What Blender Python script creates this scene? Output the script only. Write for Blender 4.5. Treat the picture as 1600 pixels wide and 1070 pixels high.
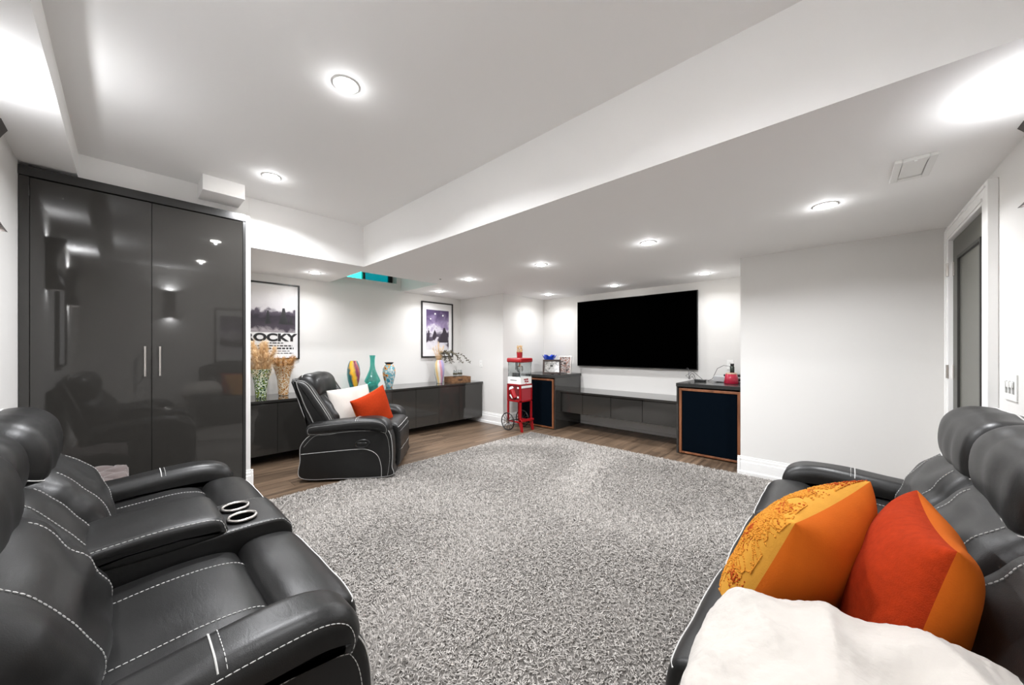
import bpy, bmesh, math, random
import numpy as np
from mathutils import Vector, Matrix, noise

for o in list(bpy.data.objects): bpy.data.objects.remove(o)
SC = bpy.context.scene
COL = SC.collection
PI = math.pi
random.seed(7)
RNG = np.random.default_rng(7)

# ------------------------------------------------------------------ camera
FPX, HOR, CAMH = 560.43, 546.0, 1.226
YAW = math.atan2(520.0, FPX)
cam = bpy.data.cameras.new('camera'); camo = bpy.data.objects.new('camera', cam); COL.objects.link(camo)
cam.sensor_fit = 'HORIZONTAL'; cam.sensor_width = 36.0; cam.lens = 36.0 * FPX / 1600.0
cam.shift_y = (HOR - 535.0) / 1600.0
cam.clip_start = 0.02; cam.clip_end = 100
camo.location = (0, 0, CAMH); camo.rotation_euler = (PI / 2, 0, YAW - PI / 2)
SC.camera = camo

# ------------------------------------------------------------------ world, exposure
W = bpy.data.worlds.new('world'); SC.world = W; W.use_nodes = True
bg = W.node_tree.nodes['Background']; bg.inputs[0].default_value = (0.66, 0.95, 0.97, 1); bg.inputs[1].default_value = 1.5
SC.view_settings.view_transform = 'Standard'; SC.view_settings.look = 'None'
SC.view_settings.gamma = 1.0; SC.view_settings.use_curve_mapping = False
SC.view_settings.exposure = 1.37
SC.cycles.max_bounces = 7; SC.cycles.diffuse_bounces = 6; SC.cycles.glossy_bounces = 3; SC.cycles.transmission_bounces = 3; SC.cycles.transparent_max_bounces = 6
DOWN_W = 8.6           # each ceiling downlight, downward beam
GLOW_W = 0.30           # stray light of its domed lens
SCONCE_W = 1.9         # each sconce beam
LIGHT_COL = (0.97, 0.985, 1.02)

# ------------------------------------------------------------------ room sizes (metres; X along the poster wall, Y along the TV wall)
XL, XR, YR, YP = -0.457, 4.13, -0.556, 5.10      # left wall, far wall, right (door) wall, poster wall
XTV, YA0, YA1 = 5.20, 0.755, 4.03                # TV alcove back, its two sides
ZL, ZH = 2.13, 2.568                             # low ceiling, high ceiling
XB, YB = 1.77, 3.85                              # beam face, bulkhead face

# ================================================================== materials
def nmat(name):
    m = bpy.data.materials.new(name); m.use_nodes = True
    return m, m.node_tree.nodes, m.node_tree.links, m.node_tree.nodes['Principled BSDF']
def setp(b, **k):
    for a, v in k.items():
        b.inputs[a.replace('_', ' ')].default_value = v
def rgb(c): return (c[0], c[1], c[2], 1.0)
def plain(name, col, rough=0.5, metal=0.0, spec=0.5, coat=0.0, bump=0.0, bscale=200.0, var=0.0, vscale=3.0, sheen=0.0):
    m, N, L, b = nmat(name)
    setp(b, Base_Color=rgb(col), Roughness=rough, Metallic=metal)
    b.inputs['Specular IOR Level'].default_value = spec
    b.inputs['Coat Weight'].default_value = coat; b.inputs['Coat Roughness'].default_value = 0.03
    if sheen: b.inputs['Sheen Weight'].default_value = sheen
    tc = N.new('ShaderNodeTexCoord')
    if var:
        n = N.new('ShaderNodeTexNoise'); n.inputs['Scale'].default_value = vscale; n.inputs['Detail'].default_value = 4
        L.new(tc.outputs['Object'], n.inputs['Vector'])
        r = N.new('ShaderNodeMapRange'); r.inputs[3].default_value = 1 - var; r.inputs[4].default_value = 1 + var
        L.new(n.outputs[0], r.inputs[0])
        mx = N.new('ShaderNodeMix'); mx.data_type = 'RGBA'; mx.blend_type = 'MULTIPLY'; mx.inputs[0].default_value = 1
        mx.inputs[6].default_value = rgb(col); L.new(r.outputs[0], mx.inputs[7]); L.new(mx.outputs[2], b.inputs['Base Color'])
    if bump:
        n = N.new('ShaderNodeTexNoise'); n.inputs['Scale'].default_value = bscale; n.inputs['Detail'].default_value = 3
        L.new(tc.outputs['Object'], n.inputs['Vector'])
        bp = N.new('ShaderNodeBump'); bp.inputs['Strength'].default_value = bump; bp.inputs['Distance'].default_value = 0.002
        L.new(n.outputs[0], bp.inputs['Height']); L.new(bp.outputs[0], b.inputs['Normal'])
    return m
def emis(name, col, s):
    m, N, L, b = nmat(name)
    setp(b, Base_Color=rgb((0.8, 0.8, 0.8)), Emission_Color=rgb(col), Emission_Strength=s)
    return m
def ramp(N, stops):
    r = N.new('ShaderNodeValToRGB'); e = r.color_ramp.elements
    while len(e) < len(stops): e.new(0.5)
    for k, (p, c) in enumerate(stops): e[k].position = p; e[k].color = rgb(c)
    return r

M = {}
M['wall'] = plain('wall_paint', (0.715, 0.705, 0.685), 0.6, spec=0.3, bump=0.08, bscale=350)
M['ceil'] = plain('ceiling_paint', (0.90, 0.895, 0.885), 0.75, spec=0.2, bump=0.08, bscale=300)
M['trim'] = plain('trim_gloss_white', (0.86, 0.857, 0.845), 0.32, spec=0.5)
M['lacquer'] = plain('charcoal_lacquer', (0.030, 0.0285, 0.026), 0.035, spec=0.5, coat=0.25)
M['lacq_edge'] = plain('charcoal_edge', (0.028, 0.028, 0.027), 0.22)
M['gap'] = plain('shadow_gap_black', (0.006, 0.006, 0.006), 0.8)
M['steel'] = plain('brushed_steel', (0.62, 0.59, 0.56), 0.28, metal=1.0)
M['chrome'] = plain('chrome', (0.8, 0.8, 0.8), 0.1, metal=1.0)
M['bronze'] = plain('bronze_brown', (0.060, 0.050, 0.045), 0.4, metal=0.4)
M['white'] = plain('white_plastic', (0.80, 0.80, 0.78), 0.35)
M['black'] = plain('black_plastic', (0.010, 0.010, 0.010), 0.35)
M['tv'] = plain('screen_black', (0.0002, 0.0002, 0.0002), 0.5, spec=0.0)
M['cup_shade'] = plain('hollow_shade_black', (0.001, 0.001, 0.001), 1.0, spec=0.0)  # shade inside the cup holders, put into the colour
M['bulb'] = emis('lamp_lens', (1.0, 0.96, 0.9), 40.0)
M['sbulb'] = emis('sconce_lens', (1.0, 0.95, 0.88), 25.0)
M['thread'] = plain('white_thread', (0.52, 0.515, 0.50), 0.7)
M['walnut'] = None
M['navy'] = plain('navy_grille_cloth', (0.0009, 0.0030, 0.0062), 0.95, spec=0.05, bump=0.4, bscale=900)
M['red'] = plain('red_enamel', (0.30, 0.005, 0.009), 0.28, coat=0.4)
M['redmat'] = plain('red_translucent_panel', (0.34, 0.035, 0.045), 0.45)
M['orange'] = plain('orange_cotton', (0.56, 0.120, 0.010), 0.9, spec=0.1, bump=0.25, bscale=260, var=0.07, vscale=9)
M['rust'] = plain('rust_red_weave', (0.33, 0.030, 0.006), 0.95, spec=0.08, bump=0.7, bscale=380, var=0.25, vscale=60)
M['mustard'] = plain('mustard_cotton', (0.56, 0.265, 0.035), 0.9, spec=0.15, bump=0.35, bscale=200, var=0.12, vscale=12)
M['mustard_b'] = plain('mustard_yarn', (0.58, 0.24, 0.030), 0.9, spec=0.15, bump=0.4, bscale=300)
M['rust_yarn'] = plain('rust_yarn', (0.36, 0.060, 0.010), 0.9, spec=0.1)
M['fur'] = plain('cream_fleece', (0.50, 0.47, 0.435), 0.95, spec=0.1, bump=0.5, bscale=120, sheen=0.2)
M['velvet'] = plain('mauve_velvet', (0.085, 0.062, 0.057), 0.75, sheen=0.3)
M['pampas'] = plain('dried_pampas', (0.80, 0.60, 0.36), 0.9, var=0.15, vscale=20)
M['pampas_d'] = plain('dried_pampas_dark', (0.55, 0.32, 0.13), 0.9, var=0.2, vscale=20)
M['twig'] = plain('dark_olive_twig', (0.070, 0.060, 0.035), 0.8)
M['dark_violet'] = plain('dark_violet_print', (0.030, 0.022, 0.034), 0.5)
M['paper'] = plain('white_paper', (0.78, 0.78, 0.78), 0.6)
M['ink'] = plain('black_ink', (0.012, 0.012, 0.014), 0.6)
M['plastic_grey'] = plain('silver_plastic', (0.50, 0.51, 0.52), 0.35, metal=0.3)
M['door'] = plain('grey_green_door_paint', (0.085, 0.085, 0.072), 0.45)
M['door_edge'] = plain('dark_glazing_bead', (0.030, 0.029, 0.026), 0.5)
M['door_glass'] = plain('frosted_glass_grey', (0.115, 0.115, 0.098), 0.38)

def leather():
    m, N, L, b = nmat('black_leather')
    setp(b, Roughness=0.40); b.inputs['Specular IOR Level'].default_value = 0.40
    tc = N.new('ShaderNodeTexCoord')
    n1 = N.new('ShaderNodeTexNoise'); n1.inputs['Scale'].default_value = 4.0; n1.inputs['Detail'].default_value = 5
    L.new(tc.outputs['Object'], n1.inputs['Vector'])
    r = ramp(N, [(0.3, (0.0062, 0.0061, 0.0060)), (0.7, (0.0105, 0.0104, 0.0101))]); L.new(n1.outputs[0], r.inputs[0]); L.new(r.outputs[0], b.inputs['Base Color'])
    n2 = N.new('ShaderNodeTexVoronoi'); n2.inputs['Scale'].default_value = 420
    L.new(tc.outputs['Object'], n2.inputs['Vector'])
    mp = N.new('ShaderNodeMapping'); mp.inputs['Scale'].default_value = (6, 22, 14); L.new(tc.outputs['Object'], mp.inputs['Vector'])
    n3 = N.new('ShaderNodeTexNoise'); n3.inputs['Scale'].default_value = 1.6; n3.inputs['Detail'].default_value = 3; n3.inputs['Distortion'].default_value = 0.8
    L.new(mp.outputs[0], n3.inputs['Vector'])
    b1 = N.new('ShaderNodeBump'); b1.inputs['Strength'].default_value = 0.16; b1.inputs['Distance'].default_value = 0.001
    L.new(n2.outputs[0], b1.inputs['Height'])
    b2 = N.new('ShaderNodeBump'); b2.inputs['Strength'].default_value = 0.08; b2.inputs['Distance'].default_value = 0.008
    L.new(n3.outputs[0], b2.inputs['Height']); L.new(b1.outputs[0], b2.inputs['Normal']); L.new(b2.outputs[0], b.inputs['Normal'])
    mr = N.new('ShaderNodeMapRange'); mr.inputs[3].default_value = 0.32; mr.inputs[4].default_value = 0.46
    L.new(n1.outputs[0], mr.inputs[0]); L.new(mr.outputs[0], b.inputs['Roughness'])
    return m
M['leather'] = leather()

def wood(name, c0, c1, rough, scale=(2.2, 30, 30), rnd=0.0, axis_noise=5.0):
    m, N, L, b = nmat(name); setp(b, Roughness=rough)
    tc = N.new('ShaderNodeTexCoord'); oi = N.new('ShaderNodeObjectInfo')
    mp = N.new('ShaderNodeMapping'); mp.inputs['Scale'].default_value = scale
    ad = N.new('ShaderNodeVectorMath'); ad.operation = 'ADD'
    cx = N.new('ShaderNodeCombineXYZ'); ml = N.new('ShaderNodeMath'); ml.operation = 'MULTIPLY'; ml.inputs[1].default_value = 37.0
    L.new(oi.outputs['Random'], ml.inputs[0]); L.new(ml.outputs[0], cx.inputs[0]); L.new(ml.outputs[0], cx.inputs[1])
    L.new(tc.outputs['Object'], ad.inputs[0]); L.new(cx.outputs[0], ad.inputs[1]); L.new(ad.outputs[0], mp.inputs['Vector'])
    n = N.new('ShaderNodeTexNoise'); n.inputs['Scale'].default_value = 1.0; n.inputs['Detail'].default_value = 6; n.inputs['Distortion'].default_value = 0.6
    L.new(mp.outputs[0], n.inputs['Vector'])
    r = ramp(N, [(0.28, c0), (0.72, c1)]); L.new(n.outputs[0], r.inputs[0])
    out = r.outputs[0]
    if rnd:
        mr = N.new('ShaderNodeMapRange'); mr.inputs[3].default_value = 1 - rnd; mr.inputs[4].default_value = 1 + rnd
        L.new(oi.outputs['Random'], mr.inputs[0])
        mx = N.new('ShaderNodeMix'); mx.data_type = 'RGBA'; mx.blend_type = 'MULTIPLY'; mx.inputs[0].default_value = 1
        L.new(out, mx.inputs[6]); L.new(mr.outputs[0], mx.inputs[7]); out = mx.outputs[2]
    L.new(out, b.inputs['Base Color'])
    bp = N.new('ShaderNodeBump'); bp.inputs['Strength'].default_value = 0.15; bp.inputs['Distance'].default_value = 0.001
    L.new(n.outputs[0], bp.inputs['Height']); L.new(bp.outputs[0], b.inputs['Normal'])
    return m
M['plank'] = wood('oak_laminate', (0.052, 0.034, 0.021), (0.185, 0.124, 0.080), 0.42, (1.3, 20, 20), 0.22)
M['walnut'] = wood('walnut_veneer', (0.12, 0.042, 0.016), (0.28, 0.105, 0.045), 0.4, (18, 18, 3))
M['crate'] = wood('crate_wood', (0.10, 0.045, 0.018), (0.26, 0.13, 0.055), 0.7, (30, 6, 30))
M['darkframe'] = wood('dark_brown_frame', (0.014, 0.006, 0.004), (0.034, 0.014, 0.009), 0.65, (12, 12, 12))

def mottled(name, cols, scale, rough=0.12, warp=0.35, trans=0.0):
    m, N, L, b = nmat(name); setp(b, Roughness=rough); b.inputs['Coat Weight'].default_value = 0.6
    tc = N.new('ShaderNodeTexCoord'); n = N.new('ShaderNodeTexNoise'); n.inputs['Scale'].default_value = scale
    n.inputs['Detail'].default_value = 2; n.inputs['Distortion'].default_value = warp
    L.new(tc.outputs['Object'], n.inputs['Vector'])
    r = ramp(N, [(0.30 + 0.40 * i / (len(cols) - 1), c) for i, c in enumerate(cols)]); r.color_ramp.interpolation = 'CONSTANT' if len(cols) > 4 else 'EASE'
    L.new(n.outputs[0], r.inputs[0]); L.new(r.outputs[0], b.inputs['Base Color'])
    if trans: b.inputs['Transmission Weight'].default_value = trans
    return m
def striped(name, cols, twist=0.6, noise_amt=0.05):
    # coloured glass bands that run up the body and lean with height
    m, N, L, b = nmat(name); setp(b, Roughness=0.12); b.inputs['Coat Weight'].default_value = 0.6
    tc = N.new('ShaderNodeTexCoord'); sp = N.new('ShaderNodeSeparateXYZ'); L.new(tc.outputs['Object'], sp.inputs[0])
    at = N.new('ShaderNodeMath'); at.operation = 'ARCTAN2'; L.new(sp.outputs[1], at.inputs[0]); L.new(sp.outputs[0], at.inputs[1])
    d = N.new('ShaderNodeMath'); d.operation = 'DIVIDE'; d.inputs[1].default_value = 2 * PI; L.new(at.outputs[0], d.inputs[0])
    tw = N.new('ShaderNodeMath'); tw.operation = 'MULTIPLY_ADD'; tw.inputs[1].default_value = twist; L.new(sp.outputs[2], tw.inputs[0]); L.new(d.outputs[0], tw.inputs[2])
    nz = N.new('ShaderNodeTexNoise'); nz.inputs['Scale'].default_value = 14; L.new(tc.outputs['Object'], nz.inputs['Vector'])
    a2 = N.new('ShaderNodeMath'); a2.operation = 'MULTIPLY_ADD'; a2.inputs[1].default_value = noise_amt; L.new(nz.outputs[0], a2.inputs[0]); L.new(tw.outputs[0], a2.inputs[2])
    a3 = N.new('ShaderNodeMath'); a3.operation = 'MULTIPLY'; a3.inputs[1].default_value = 2.0; L.new(a2.outputs[0], a3.inputs[0])
    fr = N.new('ShaderNodeMath'); fr.operation = 'FRACT'; L.new(a3.outputs[0], fr.inputs[0])
    r = ramp(N, [(i / len(cols), c) for i, c in enumerate(cols)]); r.color_ramp.interpolation = 'EASE'
    L.new(fr.outputs[0], r.inputs[0]); L.new(r.outputs[0], b.inputs['Base Color'])
    return m
M['v_green'] = mottled('green_white_mottled_glass', [(0.012, 0.045, 0.012), (0.62, 0.66, 0.52), (0.03, 0.09, 0.02), (0.25, 0.29, 0.06), (0.01, 0.03, 0.012)], 38)
M['v_gold'] = mottled('amber_white_mottled_glass', [(0.30, 0.12, 0.02), (0.70, 0.62, 0.48), (0.42, 0.20, 0.05), (0.66, 0.56, 0.42), (0.22, 0.09, 0.02)], 34)
M['v_multi'] = striped('multicolour_striped_glass', [(0.03, 0.22, 0.20), (0.02, 0.10, 0.11), (0.80, 0.42, 0.02), (0.62, 0.40, 0.05), (0.20, 0.03, 0.09), (0.38, 0.12, 0.10), (0.05, 0.25, 0.26)], 0.5, 0.14)
M['v_scene'] = mottled('painted_blue_orange_glass', [(0.03, 0.20, 0.28), (0.45, 0.50, 0.48), (0.12, 0.30, 0.35), (0.70, 0.27, 0.05), (0.03, 0.025, 0.03), (0.55, 0.55, 0.50)], 11, warp=0.6)
M['v_pastel'] = striped('pastel_striped_glass', [(0.10, 0.20, 0.17), (0.62, 0.60, 0.50), (0.66, 0.45, 0.16), (0.60, 0.58, 0.55), (0.50, 0.22, 0.28), (0.30, 0.30, 0.50), (0.42, 0.36, 0.55)], 0.25, 0.05)
def clear(name, tint, rough=0.03, mixf=0.12):
    m = bpy.data.materials.new(name); m.use_nodes = True; N = m.node_tree.nodes; L = m.node_tree.links; N.clear()
    o = N.new('ShaderNodeOutputMaterial'); t = N.new('ShaderNodeBsdfTransparent'); t.inputs[0].default_value = rgb(tint)
    g = N.new('ShaderNodeBsdfGlossy'); g.inputs['Roughness'].default_value = rough
    x = N.new('ShaderNodeMixShader'); x.inputs[0].default_value = mixf
    L.new(t.outputs[0], x.inputs[1]); L.new(g.outputs[0], x.inputs[2]); L.new(x.outputs[0], o.inputs[0])
    return m
M['glass'] = clear('clear_glass', (0.93, 0.95, 0.95))
M['tealglass'] = clear('teal_glass', (0.52, 0.86, 0.82), 0.04, 0.10)
M['blueglass'] = plain('cobalt_glass', (0.02, 0.07, 0.55), 0.08, coat=0.6)
M['win_teal'] = clear('teal_tinted_pane', (0.0, 0.27, 0.29), 0.05, 0.03)
M['win_mint'] = clear('mint_tinted_pane', (0.22, 0.95, 0.85), 0.05, 0.03)
M['leaf'] = plain('green_leaf', (0.10, 0.36, 0.10), 0.5)
M['concrete'] = plain('window_well_concrete', (0.40, 0.42, 0.42), 0.9)

# ================================================================== mesh helpers
class MB:
    def __init__(s): s.v = []; s.f = []
    def add(s, vs, fs):
        n = len(s.v); s.v += [tuple(p) for p in vs]; s.f += [tuple(i + n for i in q) for q in fs]; return s
    def box(s, a, b):
        x0, x1 = sorted((a[0], b[0])); y0, y1 = sorted((a[1], b[1])); z0, z1 = sorted((a[2], b[2]))
        return s.add([(x0,y0,z0),(x1,y0,z0),(x1,y1,z0),(x0,y1,z0),(x0,y0,z1),(x1,y0,z1),(x1,y1,z1),(x0,y1,z1)],
                     [(0,3,2,1),(4,5,6,7),(0,1,5,4),(1,2,6,5),(2,3,7,6),(3,0,4,7)])
    def prism(s, poly, axis, a, b):
        # poly of 2D points extruded along an axis: 'x' -> (y,z), 'y' -> (x,z), 'z' -> (x,y)
        def P(p, t): return {'x': (t, p[0], p[1]), 'y': (p[0], t, p[1]), 'z': (p[0], p[1], t)}[axis]
        n = len(poly); vs = [P(p, a) for p in poly] + [P(p, b) for p in poly]
        return s.add(vs, [tuple(range(n))[::-1], tuple(range(n, 2 * n))] + [(i, (i + 1) % n, n + (i + 1) % n, n + i) for i in range(n)])
    def lathe(s, prof, c=(0, 0, 0), n=28, cap=True):
        m = len(prof); vs = []
        for r, z in prof:
            for k in range(n):
                a = 2 * PI * k / n; vs.append((c[0] + r * math.cos(a), c[1] + r * math.sin(a), c[2] + z))
        fs = [(i * n + k, i * n + (k + 1) % n, (i + 1) * n + (k + 1) % n, (i + 1) * n + k) for i in range(m - 1) for k in range(n)]
        if cap: fs += [tuple(range(n))[::-1], tuple(range((m - 1) * n, m * n))]
        return s.add(vs, fs)
    def cyl(s, p, q, r, n=14, r2=None, cap=True):
        p = Vector(p); q = Vector(q); d = (q - p).normalized(); u = d.orthogonal().normalized(); w = d.cross(u); r2 = r if r2 is None else r2
        vs = [p + r * (math.cos(2*PI*k/n) * u + math.sin(2*PI*k/n) * w) for k in range(n)] + [q + r2 * (math.cos(2*PI*k/n) * u + math.sin(2*PI*k/n) * w) for k in range(n)]
        fs = [(k, (k + 1) % n, n + (k + 1) % n, n + k) for k in range(n)]
        if cap: fs += [tuple(range(n))[::-1], tuple(range(n, 2 * n))]
        return s.add(vs, fs)
    def tube(s, pts, r, n=6, closed=False, rad=None):
        P = [Vector(p) for p in pts]; m = len(P)
        if m < 2: return s
        vs = []; prev = None
        for i in range(m):
            if closed: d = (P[(i + 1) % m] - P[i - 1])
            else: d = P[min(i + 1, m - 1)] - P[max(i - 1, 0)]
            if d.length < 1e-9: d = Vector((0, 0, 1))
            d.normalize()
            u = (prev - d * prev.dot(d)) if prev is not None else d.orthogonal()
            if u.length < 1e-6: u = d.orthogonal()
            u.normalize(); prev = u; w = d.cross(u); rr = rad[i] if rad else r
            vs += [P[i] + rr * (math.cos(2*PI*k/n) * u + math.sin(2*PI*k/n) * w) for k in range(n)]
        fs = [(i*n + k, i*n + (k+1) % n, ((i+1) % m)*n + (k+1) % n, ((i+1) % m)*n + k) for i in range(m if closed else m - 1) for k in range(n)]
        if not closed: fs += [tuple(range(n))[::-1], tuple(range((m-1)*n, m*n))]
        return s.add(vs, fs)
    def dashes(s, pts, r=0.0014, dash=0.0095, gap=0.0035):
        r *= 0.8
        P = [Vector(p) for p in pts]
        if len(P) < 2: return s
        cum = [0.0]
        for i in range(1, len(P)): cum.append(cum[-1] + (P[i] - P[i - 1]).length)
        def at(t):
            j = 1
            lo, hi = 1, len(cum) - 1
            while lo < hi:
                mid = (lo + hi) // 2
                if cum[mid] < t: lo = mid + 1
                else: hi = mid
            j = lo; sg = cum[j] - cum[j - 1]
            return P[j - 1].lerp(P[j], 0 if sg < 1e-9 else (t - cum[j - 1]) / sg)
        t = 0.0
        while t + dash < cum[-1]:
            a, m_, b = at(t), at(t + dash / 2), at(t + dash)
            s.tube([a, m_, b], r, 4, rad=[r * 0.6, r, r * 0.6]); t += dash + gap
        return s
    def build(s, name, mat=None, parent=None, smooth=False, bev=0.0, segs=2, loc=None):
        me = bpy.data.meshes.new(name); me.from_pydata([tuple(p) for p in s.v], [], s.f); me.update()
        o = link(name, me, mat, parent, smooth, bev, segs, loc)
        if name in ('stitching', 'embroidery', 'rust_embroidery', 'small_print', 'red_emblem', 'printed_popcorn'): o['kind'] = 'stuff'
        return o
def link(name, me, mat, parent=None, smooth=False, bev=0.0, segs=2, loc=None):
    if smooth: me.polygons.foreach_set('use_smooth', [True] * len(me.polygons))
    if mat is not None: me.materials.append(M[mat] if isinstance(mat, str) else mat)
    o = bpy.data.objects.new(name, me); COL.objects.link(o)
    if parent: o.parent = parent
    if loc: o.location = loc
    if bev:
        md = o.modifiers.new('bevel', 'BEVEL'); md.width = bev; md.segments = segs; md.limit_method = 'ANGLE'; md.angle_limit = math.radians(40)
        if not smooth:
            me.polygons.foreach_set('use_smooth', [True] * len(me.polygons))
            w = o.modifiers.new('wn', 'WEIGHTED_NORMAL'); w.keep_sharp = True
    return o
def tag(o, label=None, cat=None, group=None, kind=None):
    if label: o['label'] = label
    if cat: o['category'] = cat
    if group: o['group'] = group
    if kind: o['kind'] = kind
    return o
def thing(name, label, cat, loc=(0, 0, 0), rz=0.0, group=None):
    o = bpy.data.objects.new(name, None); COL.objects.link(o); o.empty_display_size = 0.1
    o.location = loc; o.rotation_euler = (0, 0, rz); return tag(o, label, cat, group)
def struct(o, label): return tag(o, label, None, None, 'structure')
def copy_tree(o, parent=None):
    c = o.copy(); COL.objects.link(c)
    if parent: c.parent = parent
    for ch in o.children: copy_tree(ch, c)
    return c
def text_mesh(name, body, size, mat, parent, M4, extrude=0.0006, bold=0.0, sx=1.0, align='CENTER'):
    cu = bpy.data.curves.new('lettering', 'FONT'); cu.body = body; cu.size = size; cu.extrude = extrude; cu.offset = bold
    cu.align_x = align; cu.align_y = 'CENTER'
    to = bpy.data.objects.new('lettering', cu); COL.objects.link(to)
    dg = bpy.context.evaluated_depsgraph_get(); me = bpy.data.meshes.new_from_object(to.evaluated_get(dg))
    bpy.data.objects.remove(to)
    me.transform(M4 @ Matrix.Diagonal((sx, 1, 1, 1)))
    me.materials.clear()
    return link(name, me, mat, parent)
def nz(p, s=1.0, o=0.0): return noise.noise(Vector((p[0] * s + o, p[1] * s + o * 0.7, p[2] * s - o)))

# ================================================================== the room shell
# floor: a dark sub-floor with one object per laminate plank
fl = MB().box((XL - 0.1, YR - 0.1, -0.06), (XTV + 0.1, YP + 0.1, -0.012)).build('floor', 'gap')
struct(fl, 'brown oak laminate plank floor around the grey rug')
pw, row, y = 0.19, 0, YR
while y < YP - 0.01:
    y1 = min(y + pw, YP); x = XL - random.uniform(0, 1.1)
    while x < XTV:
        a, b = max(x, XL), min(x + 1.22, XTV)
        if not (0.9 <= y and False) and b - a > 0.03:
            if y1 <= YA0 or y >= YA1: b = min(b, XR + 0.03)
            if b - a > 0.03:
                g = 0.0009
                MB().box((-(b - a) / 2 + g, -(y1 - y) / 2 + g, -0.012), ((b - a) / 2 - g, (y1 - y) / 2 - g, 0)).build('plank', 'plank', fl, loc=((a + b) / 2, (y + y1) / 2, 0))
        x += 1.22
    y = y1; row += 1

T = 0.12
struct(MB().box((XL - T, YR - T, 0), (XL, YP + T, ZH + 0.1)).build('wall_left', 'wall'), 'off-white painted wall behind the loveseat with sconces')
struct(MB().box((XL, YR - T, 0), (XR + T, YR, ZH + 0.1)).build('wall_right', 'wall'), 'off-white painted wall behind the sofa with the grey door')
wx0, wx1, wz0, wz1 = 1.95, 2.865, 2.245, 2.50       # window opening in the poster wall
struct(MB().box((XL, YP, 0), (wx0, YP + 0.2, ZH + 0.1)).box((wx1, YP, 0), (XR + T, YP + 0.2, ZH + 0.1)).box((wx0, YP, 0), (wx1, YP + 0.2, wz0)).box((wx0, YP, wz1), (wx1, YP + 0.2, ZH + 0.1)).build('wall_back', 'wall'),
       'off-white wall with two framed posters above the long console')
struct(MB().box((XR, YR, 0), (XR + T, YA0, ZL)).box((XR + T, YA0 - T, 0), (XTV, YA0, ZL)).build('wall_far_right', 'wall'), 'plain off-white wall beside the blue speaker and door')
struct(MB().box((XR, YA1, 0), (XR + T, YP, ZL)).box((XR + T, YA1, 0), (XTV, YA1 + T, ZL)).build('wall_far_left', 'wall'), 'off-white wall corner behind the popcorn cart')
struct(MB().box((XTV, YA0 - T, 0), (XTV + T, YA1 + T, ZL)).build('wall_television', 'wall'), 'off-white recessed wall holding the television')
struct(MB().box((0.706, 3.80, 0), (0.742, YP, 2.39)).build('wall_closet', 'wall'), 'thin white wall end beside the tall gloss cupboard')

struct(MB().box((XL, YR, ZH), (XB, YB, ZH + 0.1)).build('ceiling', 'ceil'), 'high white ceiling with recessed downlights')
lo = MB()
wu0, wu1, wv0 = 1.862, 2.94, 4.12                    # light well cut into the low ceiling below the window
lo.box((XB, YR, ZL), (XR, wv0, ZH)).box((XR, YA0, ZL), (XTV, YA1, ZH))
lo.box((0.7425, YB, ZL), (XB, YP, ZH)).box((XB, wv0, ZL), (wu0, YP, ZH)).box((wu1, wv0, ZL), (XR, YP, ZH)).box((wu0, wv0, ZH), (wu1, YP, ZH + 0.1))
lo.box((XL, YB, 2.39), (0.742, YP, ZH))
struct(lo.build('ceiling_low', 'ceil'), 'dropped white ceiling and beam over the television side')
struct(MB().box((XL, YR, 2.405), (-0.22, YB, ZH)).build('trim_1', 'ceil'), 'white boxed soffit along the left wall above the sconce')
struct(MB().box((0.40, 3.59, 2.45), (0.665, YB, ZH)).build('trim_2', 'ceil', bev=0.002), 'small white boxed duct above the tall cupboard')

BP = [(0, 0), (0.024, 0), (0.024, 0.035), (0.016, 0.045), (0.016, 0.128), (0.011, 0.134), (0.011, 0.158), (0.006, 0.164), (0.006, 0.178), (0, 0.18)]
def baseboard(side, a, b, nrm, label):
    # a, b floor points along the wall, nrm points into the room
    a = Vector((a[0], a[1], 0)); b = Vector((b[0], b[1], 0)); n = Vector((nrm[0], nrm[1], 0)); m = len(BP)
    vs = [a + n * d + Vector((0, 0, z)) for d, z in BP] + [b + n * d + Vector((0, 0, z)) for d, z in BP]
    mb = MB().add(vs, [tuple(range(m)), tuple(range(m, 2 * m))[::-1]] + [(i, m + i, m + (i + 1) % m, (i + 1) % m) for i in range(m)])
    o = mb.build('baseboard_' + side, 'trim'); struct(o, label)
    bm = bmesh.new(); bm.from_mesh(o.data); bmesh.ops.recalc_face_normals(bm, faces=bm.faces); bm.to_mesh(o.data); bm.free()
    return o
baseboard('far_right', (XR, YR), (XR, YA0 + 0.024), (-1, 0), 'white stepped baseboard beside the blue speaker')
baseboard('far_left', (XR, YA1 - 0.024), (XR, YP), (-1, 0), 'white stepped baseboard behind the popcorn cart')
baseboard('alcove', (XR, YA1), (XTV, YA1), (0, -1), 'white baseboard on the short return wall of the recess')
baseboard('alcove_right', (XR - 0.02, YA0), (XTV, YA0), (0, 1), 'white baseboard on the recess side beside the speaker')
baseboard('television', (XTV, YA0), (XTV, YA1), (-1, 0), 'white baseboard below the floating bench')
baseboard('back', (0.742, YP), (XR, YP), (0, -1), 'white baseboard under the long console')
baseboard('closet', (0.705, 3.80), (0.76, 3.80), (0, -1), 'short white baseboard on the wall end by the cupboard')
baseboard('closet_side', (0.742, 3.78), (0.742, YP), (1, 0), 'white baseboard on the side of the closet wall')
baseboard('left', (XL, YR), (XL, 3.77), (1, 0), 'white baseboard behind the loveseat')
baseboard('right', (XL, YR), (2.9, YR), (0, 1), 'white baseboard behind the sofa')

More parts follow.
